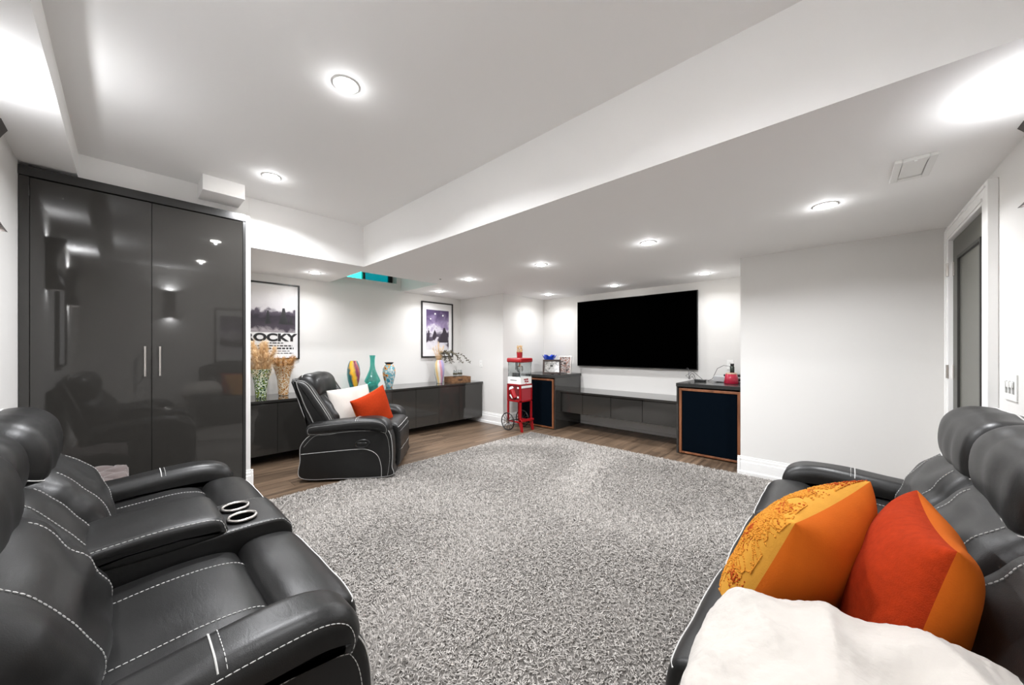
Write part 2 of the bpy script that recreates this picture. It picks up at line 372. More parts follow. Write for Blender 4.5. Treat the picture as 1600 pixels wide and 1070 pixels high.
# window with frame, two tinted panes, outdoors
w = bpy.data.objects.new('window_1', None); COL.objects.link(w); struct(w, 'small basement window with dark frame and teal panes'); w.location = (wx0, YP + 0.13, wz0)
Wd, Hd = wx1 - wx0, wz1 - wz0
fr = MB()
fr.box((0, 0, 0), (Wd, 0.04, 0.012)).box((0, 0, Hd - 0.02), (Wd, 0.04, Hd)).box((0, 0, 0), (0.03, 0.04, Hd)).box((Wd - 0.06, 0, 0), (Wd, 0.04, Hd)).box((0.44, -0.005, 0), (0.475, 0.045, Hd))
fr.build('window_frame', 'black', w)
MB().box((0.03, 0.018, 0.012), (0.44, 0.022, Hd - 0.02)).build('pane', 'win_mint', w)
MB().box((0.475, 0.018, 0.012), (Wd - 0.06, 0.022, Hd - 0.02)).build('pane', 'win_teal', w)
struct(MB().box((1.2, YP + 0.22, 2.05), (3.6, 6.4, 2.2)).build('ground', 'concrete'), 'concrete ground outside the small teal window')
sh = thing('shrub', 'leafy green shrub outside the small teal window', 'shrub', (2.15, 5.62, 2.2))
MB().tube([(0, 0, 0), (0.02, 0, 0.25), (-0.02, 0.02, 0.5)], 0.006, 6).build('stem', 'twig', sh)
lf = MB()
for k in range(90):
    p = Vector((random.uniform(-0.28, 0.25), random.uniform(-0.1, 0.1), random.uniform(0.02, 0.6))); d = Vector((random.uniform(-1, 1), random.uniform(-0.6, 0.6), random.uniform(-0.4, 1))).normalized()
    q = d.orthogonal().normalized(); L_ = random.uniform(0.04, 0.08)
    lf.add([p, p + d * L_ * 0.5 + q * L_ * 0.3, p + d * L_, p + d * L_ * 0.5 - q * L_ * 0.3], [(0, 1, 2, 3)])
lf.build('foliage', 'leaf', sh)['kind'] = 'stuff'

# door on the right wall
dr = bpy.data.objects.new('door_1', None); COL.objects.link(dr); struct(dr, 'grey door with frosted panel in white casing'); dr.location = (0, YR, 0)
c0, c1, ct = 2.92, 3.955, 2.075
for nm, poly in (('casing', [(c0, 0), (c0 + 0.10, 0), (c0 + 0.10, ct - 0.10), (c0, ct)]), ('casing', [(c1 - 0.10, 0), (c1, 0), (c1, ct), (c1 - 0.10, ct - 0.10)]), ('casing', [(c0, ct), (c0 + 0.10, ct - 0.10), (c1 - 0.10, ct - 0.10), (c1, ct)])):
    MB().prism(poly, 'y', 0.0, 0.036).build(nm, 'trim', dr, bev=0.003)
for poly in ([(c1 - 0.085, 0), (c1 - 0.07, 0), (c1 - 0.07, ct - 0.085), (c1 - 0.085, ct - 0.085)], [(c0 + 0.085, ct - 0.085), (c0 + 0.085, ct - 0.07), (c1 - 0.085, ct - 0.07), (c1 - 0.085, ct - 0.085)],
             [(c1 - 0.03, 0), (c1 - 0.02, 0), (c1 - 0.02, ct - 0.02), (c1 - 0.03, ct - 0.02)], [(c0 + 0.03, ct - 0.03), (c0 + 0.03, ct - 0.02), (c1 - 0.02, ct - 0.02), (c1 - 0.02, ct - 0.03)]):
    MB().prism(poly, 'y', 0.036, 0.042).build('casing_bead', 'trim', dr)
d0, d1, dt = c0 + 0.10, c1 - 0.10, ct - 0.105
sl = MB(); st = 0.14
sl.box((d0, 0, 0.005), (d0 + st, 0.012, dt)).box((d1 - st, 0, 0.005), (d1, 0.012, dt)).box((d0 + st, 0, dt - st + 0.01), (d1 - st, 0.012, dt)).box((d0 + st, 0, 0.005), (d1 - st, 0.012, 0.2))
sl.build('door_slab', 'door', dr)
be = MB(); a_, b_, t_ = d0 + st, d1 - st, dt - st + 0.01
be.box((a_, 0, 0.2), (a_ + 0.02, 0.017, t_)).box((b_ - 0.02, 0, 0.2), (b_, 0.017, t_)).box((a_ + 0.02, 0, t_ - 0.02), (b_ - 0.02, 0.017, t_)).box((a_ + 0.02, 0, 0.2), (b_ - 0.02, 0.017, 0.22))
be.build('glazing_bead', 'door_edge', dr)
MB().box((a_ + 0.02, 0, 0.22), (b_ - 0.02, 0.006, t_ - 0.02)).build('pane', 'door_glass', dr)
for z in (1.73, 1.03, 0.25):
    MB().box((d1 - 0.03, 0.012, z), (d1, 0.016, z + 0.09)).box((d1, 0.036, z), (d1 + 0.03, 0.040, z + 0.09)).cyl((d1 + 0.002, 0.038, z), (d1 + 0.002, 0.038, z + 0.09), 0.007, 10).build('hinge', 'steel', dr)

# ================================================================== lofted upholstery
def catmull(P, n, closed=True):
    P = [Vector((p[0], p[1], 0)) for p in P]; m = len(P); out = []
    segs = m if closed else m - 1
    g = (lambda i: P[i % m]) if closed else (lambda i: P[max(0, min(m - 1, i))])
    for i in range(segs):
        a, b, c, d = g(i - 1), g(i), g(i + 1), g(i + 2)
        for k in range(n):
            t = k / n; t2 = t * t; t3 = t2 * t
            q = 0.5 * ((2 * b) + (c - a) * t + (2 * a - 5 * b + 4 * c - d) * t2 + (3 * b - a - 3 * c + d) * t3)
            out.append((q.x, q.y))
    if not closed: out.append((P[-1].x, P[-1].y))
    return out
class Loft:
    """closed (y,z) outline swept along x, with rounded ends, a puffed middle and soft folds"""
    def __init__(s, prof, x0, x1, r=0.05, puff=0.0, fold=0.0, fs=6.0, seed=0.0, sub=6, nx=14, warp=None, foldvec=(1, 1, 1)):
        s.p = catmull(prof, sub) if sub else list(prof); s.x0, s.x1, s.r, s.puff, s.fold, s.fs, s.seed, s.nx, s.warp, s.fv = x0, x1, r, puff, fold, fs, seed, nx, warp, foldvec
        A = sum(s.p[i][0] * s.p[(i + 1) % len(s.p)][1] - s.p[(i + 1) % len(s.p)][0] * s.p[i][1] for i in range(len(s.p)))
        if A < 0: s.p.reverse()
        n = len(s.p); s.n = []
        for i in range(n):
            a, b = s.p[i - 1], s.p[(i + 1) % n]; d = Vector((b[0] - a[0], b[1] - a[1]))
            if d.length < 1e-9: d = Vector((1, 0))
            d.normalize(); s.n.append((d.y, -d.x))
        s.c = (sum(p[0] for p in s.p) / n, sum(p[1] for p in s.p) / n)
    def inset(s, x):
        d = min(x - s.x0, s.x1 - x)
        if d >= s.r: return 0.0
        c = 1 - max(d, 0) / s.r; return s.r * (1 - math.sqrt(max(0.0, 1 - c * c)))
    def pt(s, i, x, off=0.0):
        n = len(s.p); i0 = int(math.floor(i)) % n; i1 = (i0 + 1) % n; f = i - math.floor(i)
        y = s.p[i0][0] * (1 - f) + s.p[i1][0] * f; z = s.p[i0][1] * (1 - f) + s.p[i1][1] * f
        ny = s.n[i0][0] * (1 - f) + s.n[i1][0] * f; nzz = s.n[i0][1] * (1 - f) + s.n[i1][1] * f
        q = (2 * x - s.x0 - s.x1) / (s.x1 - s.x0); pf = s.puff * (1 - q ** 4)
        e = off - s.inset(x) + pf
        if s.fold: e += s.fold * noise.noise(Vector((x * s.fs * s.fv[0] + s.seed, y * s.fs * s.fv[1] + 3.1 * s.seed, z * s.fs * s.fv[2])))
        P = (x, y + ny * e, z + nzz * e)
        return s.warp(P) if s.warp else P
    def near(s, y, z):
        return min(range(len(s.p)), key=lambda i: (s.p[i][0] - y) ** 2 + (s.p[i][1] - z) ** 2)
    def mesh(s):
        n = len(s.p); xs = []; m = 6
        for k in range(m + 1):
            th = PI / 2 * k / m; xs.append(s.x0 + s.r * (1 - math.cos(th)))
        for k in range(1, s.nx): xs.append(s.x0 + s.r + (s.x1 - s.x0 - 2 * s.r) * k / s.nx)
        for k in range(m + 1):
            th = PI / 2 * (m - k) / m; xs.append(s.x1 - s.r * (1 - math.cos(th)))
        mb = MB(); vs = []
        for x in xs: vs += [s.pt(i, x) for i in range(n)]
        fs = [(j * n + i, j * n + (i + 1) % n, (j + 1) * n + (i + 1) % n, (j + 1) * n + i) for j in range(len(xs) - 1) for i in range(n)]
        def cap(j, x, flip):
            base = j * n; ring = base
            for sc in (0.75, 0.4):
                k0 = len(vs)
                for i in range(n):
                    p = vs[base + i]; c = s.warp((x, s.c[0], s.c[1])) if s.warp else (x, s.c[0], s.c[1])
                    vs.append((c[0] + (p[0] - c[0]) * sc if s.warp else x, c[1] + (p[1] - c[1]) * sc, c[2] + (p[2] - c[2]) * sc))
                for i in range(n):
                    q = (ring + i, k0 + i, k0 + (i + 1) % n, ring + (i + 1) % n); fs.append(q if not flip else q[::-1])
                ring = k0
            fs.append(tuple(ring + i for i in (range(n) if flip else range(n))))
        cap(0, s.x0, False); cap(len(xs) - 1, s.x1, True)
        mb.add(vs, fs); return mb
    def build(s, name, mat, parent):
        o = s.mesh().build(name, mat, parent, smooth=True)
        bm = bmesh.new(); bm.from_mesh(o.data); bmesh.ops.recalc_face_normals(bm, faces=bm.faces); bm.to_mesh(o.data); bm.free()
        return o
    def along(s, i, xa, xb, n=24, off=0.0012): return [s.pt(i, xa + (xb - xa) * k / n, off) for k in range(n + 1)]
    def around(s, i0, i1, x, off=0.0012):
        n = len(s.p); step = 1 if i1 >= i0 else -1
        return [s.pt(i % n, x, off) for i in range(i0, i1 + step, step)]

def arm(root, xo, xi, k, sd, D, recess=True):
    """one arm: xo outer x, xi inner x; k = back rake allowance; builds side panel, pad, stitching"""
    s = 1 if xi > xo else -1; lo_, hi_ = min(xo, xi), max(xo, xi)
    pan = [(0.04, 0.02), (0.016, 0.12), (0.012, 0.28), (0.032, 0.420), (0.095, 0.498), (0.20, 0.512), (0.36, 0.500), (0.58, 0.462), (D - 0.12, 0.448), (D - 0.01, 0.34), (D, 0.20), (D - 0.01, 0.03), (0.5, 0.012)]
    px0, px1 = (xo + s * 0.012, xi - s * 0.03)
    P = Loft(pan, min(px0, px1), max(px0, px1), 0.022, 0.0, 0.002, 5, sd)
    pa = P.build('arm_panel', 'leather', root)
    st = MB(); out = min(px0, px1) if s > 0 else max(px0, px1)
    xr = out + s * 0.006
    st.tube([P.pt(i, xr, 0.001) for i in range(len(P.p))], 0.0022, 5, closed=True)
    # second contour and the curved accent line on the outer face
    xf = out - s * 0.0008
    acc = catmull([(0.115, 0.02), (0.118, 0.12), (0.15, 0.22), (0.23, 0.275), (0.36, 0.285), (D - 0.015, 0.255)], 8, closed=False)
    st.tube([(xf, y, z) for y, z in acc], 0.002, 5)
    inn = catmull([(0.062, 0.02), (0.042, 0.16), (0.044, 0.29), (0.066, 0.400), (0.125, 0.464), (0.22, 0.476), (0.36, 0.465), (0.58, 0.430), (D - 0.13, 0.416), (D - 0.03, 0.31)], 8, closed=False)
    st.dashes([(xf, y, z) for y, z in inn], 0.0018, 0.012, 0.003)
    st.build('stitching', 'thread', pa)
    if recess:
        ho = MB(); cy, cz = 0.285, 0.335
        ring = []
        for j in range(28):
            a = 2 * PI * j / 28; ring.append((out - s * 0.003, cy + 0.062 * math.cos(a), cz + 0.036 * math.sin(a) - 0.1 * 0.062 * math.cos(a)))
        ho.tube(ring, 0.006, 6, closed=True)
        ho.add([(out - s * 0.002, p[1], p[2]) for p in ring], [tuple(range(28))])
        ho.build('release_handle', 'black', pa)
        MB().box((out - s * 0.004, cy - 0.04, cz - 0.006), (out - s * 0.009, cy + 0.045, cz + 0.012)).build('latch', 'black', pa, bev=0.004)
    # inner upholstered body that fills between pad and seat
    fil = [(0.07, 0.06), (0.06, 0.30), (0.085, 0.44), (0.14, 0.505), (0.30, 0.515), (0.60, 0.495), (D - 0.10, 0.47), (D - 0.06, 0.30), (D - 0.06, 0.06)]
    f0, f1 = xo + s * 0.05, xi - s * 0.001
    Loft(fil, min(f0, f1), max(f0, f1), 0.03, 0.0, 0.003, 5, sd + 2).build('arm_body', 'leather', root)
    pad = [(0.052, 0.425), (0.046, 0.470), (0.072, 0.524), (0.14, 0.558), (0.26, 0.566), (0.45, 0.553), (0.66, 0.534), (D - 0.08, 0.515), (D - 0.05, 0.465), (D - 0.08, 0.415), (0.62, 0.415), (0.36, 0.432), (0.17, 0.430), (0.08, 0.405)]
    Q = Loft(pad, lo_, hi_, 0.050, 0.006, 0.003, 7, sd + 5, nx=12)
    po = Q.build('arm_pad', 'leather', root)
    s2 = MB(); n = len(Q.p)
    xr = xo + s * 0.006
    s2.dashes([Q.pt(i % n, xr, 0.001) for i in range(n + 1)], 0.0017, 0.011, 0.003)
    # cross seam over the top of the pad
    i0 = Q.near(0.36, 0.566)
    s2.tube([Q.pt(i0, lo_ + 0.012 + (hi_ - lo_ - 0.024) * j / 24, 0.0012) for j in range(25)], 0.0019, 5)
    s2.dashes([Q.pt(i0 + 0.5, lo_ + 0.012 + (hi_ - lo_ - 0.024) * j / 24, 0.0012) for j in range(25)], 0.0014)
    s2.build('stitching', 'thread', po)

def seat(root, x0, x1, sd):
    g = 0.004; x0 += g; x1 -= g
    # front roll + footrest
    fr = [(0.02, 0.05), (-0.012, 0.09), (-0.022, 0.22), (-0.020, 0.37), (-0.004, 0.445), (0.035, 0.474), (0.10, 0.484), (0.155, 0.478), (0.186, 0.452), (0.19, 0.40), (0.17, 0.20), (0.15, 0.06)]
    F = Loft(fr, x0, x1, 0.020, 0.006, 0.004, 7, sd)
    fo = F.build('seat_front', 'leather', root)
    st = MB(); i = F.near(-0.006, 0.443)
    st.tube(F.along(i, x0 + 0.004, x1 - 0.004, 30), 0.0023, 5)
    st.dashes(F.along(F.near(-0.02, 0.40), x0 + 0.004, x1 - 0.004, 30), 0.0015)
    st.dashes(F.along(F.near(-0.022, 0.21), x0 + 0.004, x1 - 0.004, 30), 0.0015)
    st.build('stitching', 'thread', fo)
    ce = [(0.192, 0.30), (0.190, 0.42), (0.215, 0.462), (0.30, 0.478), (0.42, 0.474), (0.55, 0.462), (0.64, 0.45), (0.66, 0.36), (0.64, 0.28)]
    C = Loft(ce, x0, x1, 0.030, 0.008, 0.005, 6, sd + 9)
    co = C.build('seat_cushion', 'leather', root)
    st = MB(); a, b = C.near(0.196, 0.44), C.near(0.58, 0.46)
    if a < b: rng = range(a, b + 1)
    else: rng = range(b, a + 1)
    for fx in (0.23, 0.77):
        x = x0 + (x1 - x0) * fx
        st.dashes([C.pt(j, x, 0.0013) for j in rng], 0.0020, 0.0085, 0.003)
    st.build('stitching', 'thread', co)

def back(root, x0, x1, sd, y0=0.50, k=0.38, top=0.968):
    g = 0.003; x0 += g; x1 -= g
    Y = lambda z: y0 + k * (z - 0.44)
    bk = [(y0 + 0.02, 0.43), (Y(0.50) - 0.05, 0.50), (Y(0.60) - 0.058, 0.60), (Y(0.68) - 0.040, 0.68), (Y(0.745) + 0.005, 0.750), (Y(0.77) + 0.10, 0.78), (Y(0.68) + 0.15, 0.68), (Y(0.45) + 0.17, 0.44)]
    B = Loft(bk, x0, x1, 0.06, 0.022, 0.014, 9, sd, nx=18, foldvec=(0.7, 1.3, 1.6))
    bo = B.build('back_cushion', 'leather', root)
    st = MB(); a, b = B.near(Y(0.47) - 0.03, 0.47), B.near(Y(0.74) + 0.0, 0.742)
    for fx in (0.2, 0.8):
        x = x0 + (x1 - x0) * fx
        r_ = range(min(a, b), max(a, b) + 1)
        if max(a, b) - min(a, b) > len(B.p) / 2: r_ = range(max(a, b), min(a, b) + len(B.p) + 1)
        st.dashes([B.pt(j % len(B.p), x, 0.0015) for j in r_], 0.0021, 0.0085, 0.003)
    st.build('stitching', 'thread', bo)
    cy, cz, ry, rz = Y(0.845) + 0.058, 0.842, 0.104, top - 0.842
    pr = [(cy - ry * (math.copysign(abs(math.cos(a)) ** 0.85, math.cos(a))) + 0.30 * k * rz * math.sin(a), cz + rz * (math.copysign(abs(math.sin(a)) ** 0.8, math.sin(a)))) for a in [2 * PI * j / 16 for j in range(16)]]
    Hh = Loft(pr, x0, x1, 0.075, 0.010, 0.010, 6, sd + 4, sub=3, nx=14, foldvec=(1.6, 0.8, 0.8))
    ho = Hh.build('headrest', 'leather', root)
    st = MB(); i = Hh.near(cy + 0.05, cz + rz)
    st.tube(Hh.along(i, x0 + 0.02, x1 - 0.02, 30, 0.001), 0.0028, 6)
    i = Hh.near(cy - ry * 0.80, cz - rz * 0.62)
    st.tube(Hh.along(i, x0 + 0.006, x1 - 0.006, 40, 0.003), 0.0024, 6)
    i = Hh.near(cy - ry * 0.55, cz - rz * 0.8)
    st.dashes(Hh.along(i, x0 + 0.03, x1 - 0.03, 30, 0.001), 0.0014)
    st.build('stitching', 'thread', ho)

def back_shell(root, x0, x1, y0, k, D):
    Y = lambda z: y0 + k * (z - 0.44)
    sh_ = [(Y(0.44) + 0.12, 0.06), (Y(0.44) + 0.12, 0.44), (Y(0.88) + 0.08, 0.88), (Y(0.925) + 0.105, 0.925), (Y(0.90) + 0.145, 0.90), (Y(0.60) + 0.20, 0.60), (Y(0.3) + 0.23, 0.30), (Y(0.2) + 0.23, 0.05)]
    S = Loft(sh_, x0, x1, 0.03, 0.0, 0.003, 5, 2.0, sub=4)
    so = S.build('back_panel', 'leather', root)
    st = MB()
    for x in (x0 + 0.004, x1 - 0.004):
        st.tube([S.pt(i, x, 0.001) for i in range(len(S.p))], 0.0022, 5, closed=True)
    st.build('stitching', 'thread', so)

def console(root, x0, x1, sd):
    g = 0.003; x0 += g; x1 -= g
    bx = [(0.02, 0.06), (-0.008, 0.12), (-0.008, 0.43), (0.012, 0.50), (0.07, 0.528), (0.30, 0.530), (0.62, 0.525), (0.64, 0.40), (0.62, 0.06)]
    B = Loft(bx, x0, x1, 0.014, 0.0, 0.0015, 5, sd, sub=5)
    bo = B.build('console_box', 'leather', root)
    st = MB(); n = len(B.p)
    a, b = B.near(-0.008, 0.10), B.near(0.6, 0.526)
    lo_, hi_ = min(a, b), max(a, b); rr = list(range(lo_, hi_ + 1))
    for x in (x0 + 0.004, x1 - 0.004): st.dashes([B.pt(j, x, 0.001) for j in rr], 0.0016)
    st.build('stitching', 'thread', bo)
    ld = [(0.235, 0.520), (0.222, 0.550), (0.245, 0.585), (0.33, 0.598), (0.50, 0.596), (0.575, 0.585), (0.59, 0.555), (0.58, 0.515), (0.40, 0.510)]
    L_ = Loft(ld, x0 - 0.004, x1 + 0.004, 0.022, 0.006, 0.004, 7, sd + 2)
    lo2 = L_.build('console_lid', 'leather', root)
    st = MB()
    for x in (x0 + 0.004, x1 - 0.004):
        st.dashes([L_.pt(j % len(L_.p), x, 0.001) for j in range(len(L_.p) + 1)], 0.0019, 0.011, 0.003)
    st.build('stitching', 'thread', lo2)
    cx = (x0 + x1) / 2
    for q in (-0.068, 0.068):
        c = MB()
        c.lathe([(0.041, 0.535), (0.050, 0.535), (0.052, 0.539), (0.049, 0.545), (0.043, 0.545), (0.040, 0.541), (0.040, 0.535)], (cx + q, 0.155, 0), 30, cap=False)
        co = c.build('cup_holder', 'steel', root, smooth=True)
        MB().lathe([(0.0410, 0.5385), (0.0005, 0.5385)], (cx + q, 0.155, 0), 30, cap=False).build('cup_shade_disc', 'cup_shade', co)  # flat disc, no real hollow; its black paints the shade down in the cup

def wing(root, x0, x1, sd, y0, k):
    Y = lambda z: y0 + k * (z - 0.44)
    pr = [(Y(0.44) - 0.02, 0.45), (Y(0.58) - 0.045, 0.58), (Y(0.72) - 0.03, 0.72), (Y(0.85) - 0.012, 0.85), (Y(0.905) + 0.02, 0.905), (Y(0.90) + 0.09, 0.90), (Y(0.72) + 0.12, 0.72), (Y(0.5) + 0.13, 0.50), (Y(0.42) + 0.10, 0.42)]
    Wg = Loft(pr, x0, x1, 0.038, 0.004, 0.004, 8, sd)
    wo = Wg.build('back_wing', 'leather', root); st = MB()
    for x in (x0 + 0.010, x0 + 0.026, x1 - 0.010): st.tube([Wg.pt(i, x, 0.001) for i in range(len(Wg.p))], 0.0016, 5, closed=True)
    st.build('stitching', 'thread', wo)
def lounge(name, label, cat, loc, rz, layout, D=0.80, y0=0.555, k=0.40, recess=True, wings=False):
    root = thing(name, label, cat, loc, rz); x = 0.0; total = sum(w_ for _, w_ in layout); first = True; sd = 1.0
    for i, (t, w_) in enumerate(layout):
        sd += 3.7
        if t == 'arm':
            if i == 0: arm(root, x, x + w_, k, sd, D, recess)
            else: arm(root, x + w_, x, k, sd, D, recess)
        elif t == 'seat':
            seat(root, x, x + w_, sd); back(root, x, x + w_, sd + 1.3, y0, k)
        elif t == 'console':
            console(root, x, x + w_, sd); back(root, x, x + w_, sd + 1.3, y0 + 0.03, k, 0.962)
        x += w_
    aw = layout[0][1]
    back_shell(root, aw - 0.05, total - aw + 0.05, y0, k, D)
    if wings: wing(root, aw - 0.085, aw + 0.025, 3.0, y0, k); wing(root, total - aw - 0.025, total - aw + 0.085, 5.0, y0, k)
    MB().box((0.06, 0.06, 0.002), (total - 0.06, D - 0.05, 0.06)).build('base', 'black', root)
    return root

lounge('loveseat', 'black leather reclining loveseat with cup holder console against the left wall', 'loveseat', (0.478, 0.935, 0.008), PI / 2,
       [('arm', 0.17), ('seat', 0.60), ('console', 0.32), ('seat', 0.60), ('arm', 0.17)])
lounge('sofa', 'black leather three seat reclining sofa with cushions on the right', 'sofa', (2.765, 0.31, 0.008), PI,
       [('arm', 0.195), ('seat', 0.57), ('seat', 0.55), ('seat', 0.55), ('arm', 0.195)], D=0.80, y0=0.535, k=0.33)
CH = (1.715, 3.105); CHR = math.radians(50.0)
lounge('recliner_armchair', 'black leather recliner armchair with white piping by the long console', 'armchair', (CH[0], CH[1], 0.012), CHR,
       [('arm', 0.20), ('seat', 0.55), ('arm', 0.20)], D=0.84, y0=0.60, k=0.50, wings=True)

# ================================================================== rug
RX0, RX1, RY0, RY1 = 0.42, 4.07, 0.10, 3.39
rug = thing('rug', 'light grey shaggy rug on the wood floor between the seats', 'rug', (0, 0, 0))
MB().box((RX0, RY0, 0.001), (RX1, RY1, 0.012)).build('backing', plain('rug_backing', (0.13, 0.120, 0.110), 0.95), rug)
def shag():
    n = 230000
    x = RNG.uniform(RX0, RX1, n); y = RNG.uniform(RY0, RY1, n)
    # skip tufts that nothing can see (under the sofa, the loveseat and the recliner)
    keep = ~((y < 0.27) & (x < 2.7)) & ~((x < 0.44) & (y > 1.0) & (y < 2.7))
    x, y = x[keep], y[keep]; n = len(x)
    cs_ = 0.020; ci, cj = np.floor(x / cs_), np.floor(y / cs_)
    h1 = np.mod(np.sin(ci * 12.9898 + cj * 78.233) * 43758.5453, 1.0); h2 = np.mod(np.sin(ci * 39.346 + cj * 11.135) * 24634.6345, 1.0)
    ccx, ccy = (ci + 0.2 + 0.6 * h1) * cs_, (cj + 0.2 + 0.6 * h2) * cs_
    fa = 2.3 * np.sin(2.1 * x + 1.3 * np.sin(1.7 * y)) + 1.8 * np.cos(2.6 * y + 0.9 * x) + 3.0 * (h1 - 0.5) + RNG.normal(0, 0.55, n)
    L_ = RNG.uniform(0.013, 0.026, n); wd = RNG.uniform(0.0030, 0.0050, n)
    dx, dy = np.cos(fa), np.sin(fa); lean = RNG.uniform(0.35, 0.95, n)
    h = 0.008 + L_ * 0.85 * RNG.uniform(0.6, 1.0, n) * (1 - 0.35 * lean)
    tw = RNG.uniform(-0.8, 0.8, n); sx, sy = -np.sin(fa + tw), np.cos(fa + tw)
    V = np.zeros((n, 5, 3), dtype=np.float32)
    V[:, 0] = np.stack([x - sx * wd * .5, y - sy * wd * .5, np.full(n, 0.008)], 1); V[:, 1] = np.stack([x + sx * wd * .5, y + sy * wd * .5, np.full(n, 0.008)], 1)
    mx, my = x + dx * L_ * lean * .4, y + dy * L_ * lean * .4
    V[:, 2] = np.stack([mx + sx * wd * .6, my + sy * wd * .6, h], 1); V[:, 3] = np.stack([mx - sx * wd * .6, my - sy * wd * .6, h], 1)
    tx, ty = x + dx * L_ * lean * 1.25, y + dy * L_ * lean * 1.25
    ex, ey = ccx + dx * L_ * 1.1 + RNG.normal(0, 0.003, n), ccy + dy * L_ * 1.1 + RNG.normal(0, 0.003, n); tx, ty = tx * 0.55 + ex * 0.45, ty * 0.55 + ey * 0.45
    V[:, 4] = np.stack([tx, ty, h * RNG.uniform(0.75, 1.12, n)], 1)
    base = np.arange(n, dtype=np.int32)[:, None] * 5
    q = (base + np.array([0, 1, 2, 3], dtype=np.int32)); t = (base + np.array([3, 2, 4], dtype=np.int32))
    me = bpy.data.meshes.new('pile'); me.vertices.add(n * 5); me.vertices.foreach_set('co', V.reshape(-1))
    loops = np.concatenate([q, t], axis=1).reshape(-1); me.loops.add(len(loops)); me.loops.foreach_set('vertex_index', loops)
    me.polygons.add(2 * n); ls = (np.arange(n, dtype=np.int32)[:, None] * 7 + np.array([0, 4], dtype=np.int32)).reshape(-1)
    me.polygons.foreach_set('loop_start', ls); me.update(calc_edges=True)
    c = np.clip(RNG.normal(0.5, 0.27, n), 0.02, 1)
    at = me.attributes.new('tuft', 'FLOAT', 'POINT'); at.data.foreach_set('value', np.repeat(c, 5).astype(np.float32))
    return me
m, N, L, b = nmat('shag_yarn'); setp(b, Roughness=0.95); b.inputs['Specular IOR Level'].default_value = 0.15
ga = N.new('ShaderNodeAttribute'); ga.attribute_name = 'tuft'
r = ramp(N, [(0.0, (0.13, 0.121, 0.110)), (0.30, (0.30, 0.281, 0.258)), (0.75, (0.42, 0.396, 0.369)), (1.0, (0.48, 0.456, 0.428))])
L.new(ga.outputs['Fac'], r.inputs[0]); L.new(r.outputs[0], b.inputs['Base Color'])
M['shag'] = m
po = link('pile', shag(), 'shag', rug); po['kind'] = 'stuff'

# ================================================================== downlights
def downlight(x, y, z, label, pw=1.0):
    t = thing('downlight', label, 'downlight', (x, y, z), 0, 'recessed ceiling downlights')
    MB().lathe([(0.050, 0.004), (0.052, -0.004), (0.060, -0.005), (0.063, -0.003), (0.063, 0.0)], (0, 0, 0), 28, cap=False).build('trim_ring', 'white', t, smooth=True)
    MB().lathe([(0.0515, -0.0025), (0.044, -0.008), (0.026, -0.012), (0.0005, -0.013)], (0, 0, 0), 24, cap=False).build('lens', 'bulb', t)
    la = bpy.data.lights.new('lamp', 'AREA'); la.shape = 'DISK'; la.size = 0.07; la.energy = DOWN_W * pw; la.color = LIGHT_COL; la.spread = math.radians(150 if x > 4.5 or y > 4 else 150)
    lo_ = bpy.data.objects.new('lamp', la); COL.objects.link(lo_); lo_.parent = t; lo_.location = (0, 0, -0.016)
    lb = bpy.data.lights.new('lens_glow', 'POINT'); lb.shadow_soft_size = 0.012; lb.energy = GLOW_W; lb.color = LIGHT_COL
    lo_ = bpy.data.objects.new('lens_glow', lb); COL.objects.link(lo_); lo_.parent = t; lo_.location = (0, 0, -0.030)
for x, y, z, l in (
    (0.77, 3.26, ZH, 'downlight in the high ceiling near the boxed duct'), (0.76, 1.853, ZH, 'brightest downlight in the middle of the high ceiling'), (0.78, 0.40, ZH, 'downlight in the high ceiling overhead of the viewer'),
    (3.01, 3.55, ZL, 'downlight in the low ceiling nearest the tiny sensor hole'), (3.01, 2.37, ZL, 'downlight in the low ceiling left of centre before the television'),
    (3.01, 1.22, ZL, 'downlight in the low ceiling right of the television line, nearer row'), (2.985, 0.09, ZL, 'downlight in the low ceiling nearest the white vent'),
    (4.71, 3.56, ZL, 'downlight above the photo frames in the recess corner'), (4.70, 2.39, ZL, 'downlight right above the television middle'), (4.68, 1.22, ZL, 'downlight above the right end of the television'),
    (1.517, 4.572, ZL, 'downlight before the larger poster beside the cupboard'), (3.31, 4.617, ZL, 'downlight before the smaller framed poster by the corner')):
    downlight(x, y, z, l, 0.30 if x > 4.5 else 0.40 if y > 4 else 0.45 if y < 0.6 and z > ZL else 1.6 if z > ZL else 0.8 if y < 0.6 else 1.05)

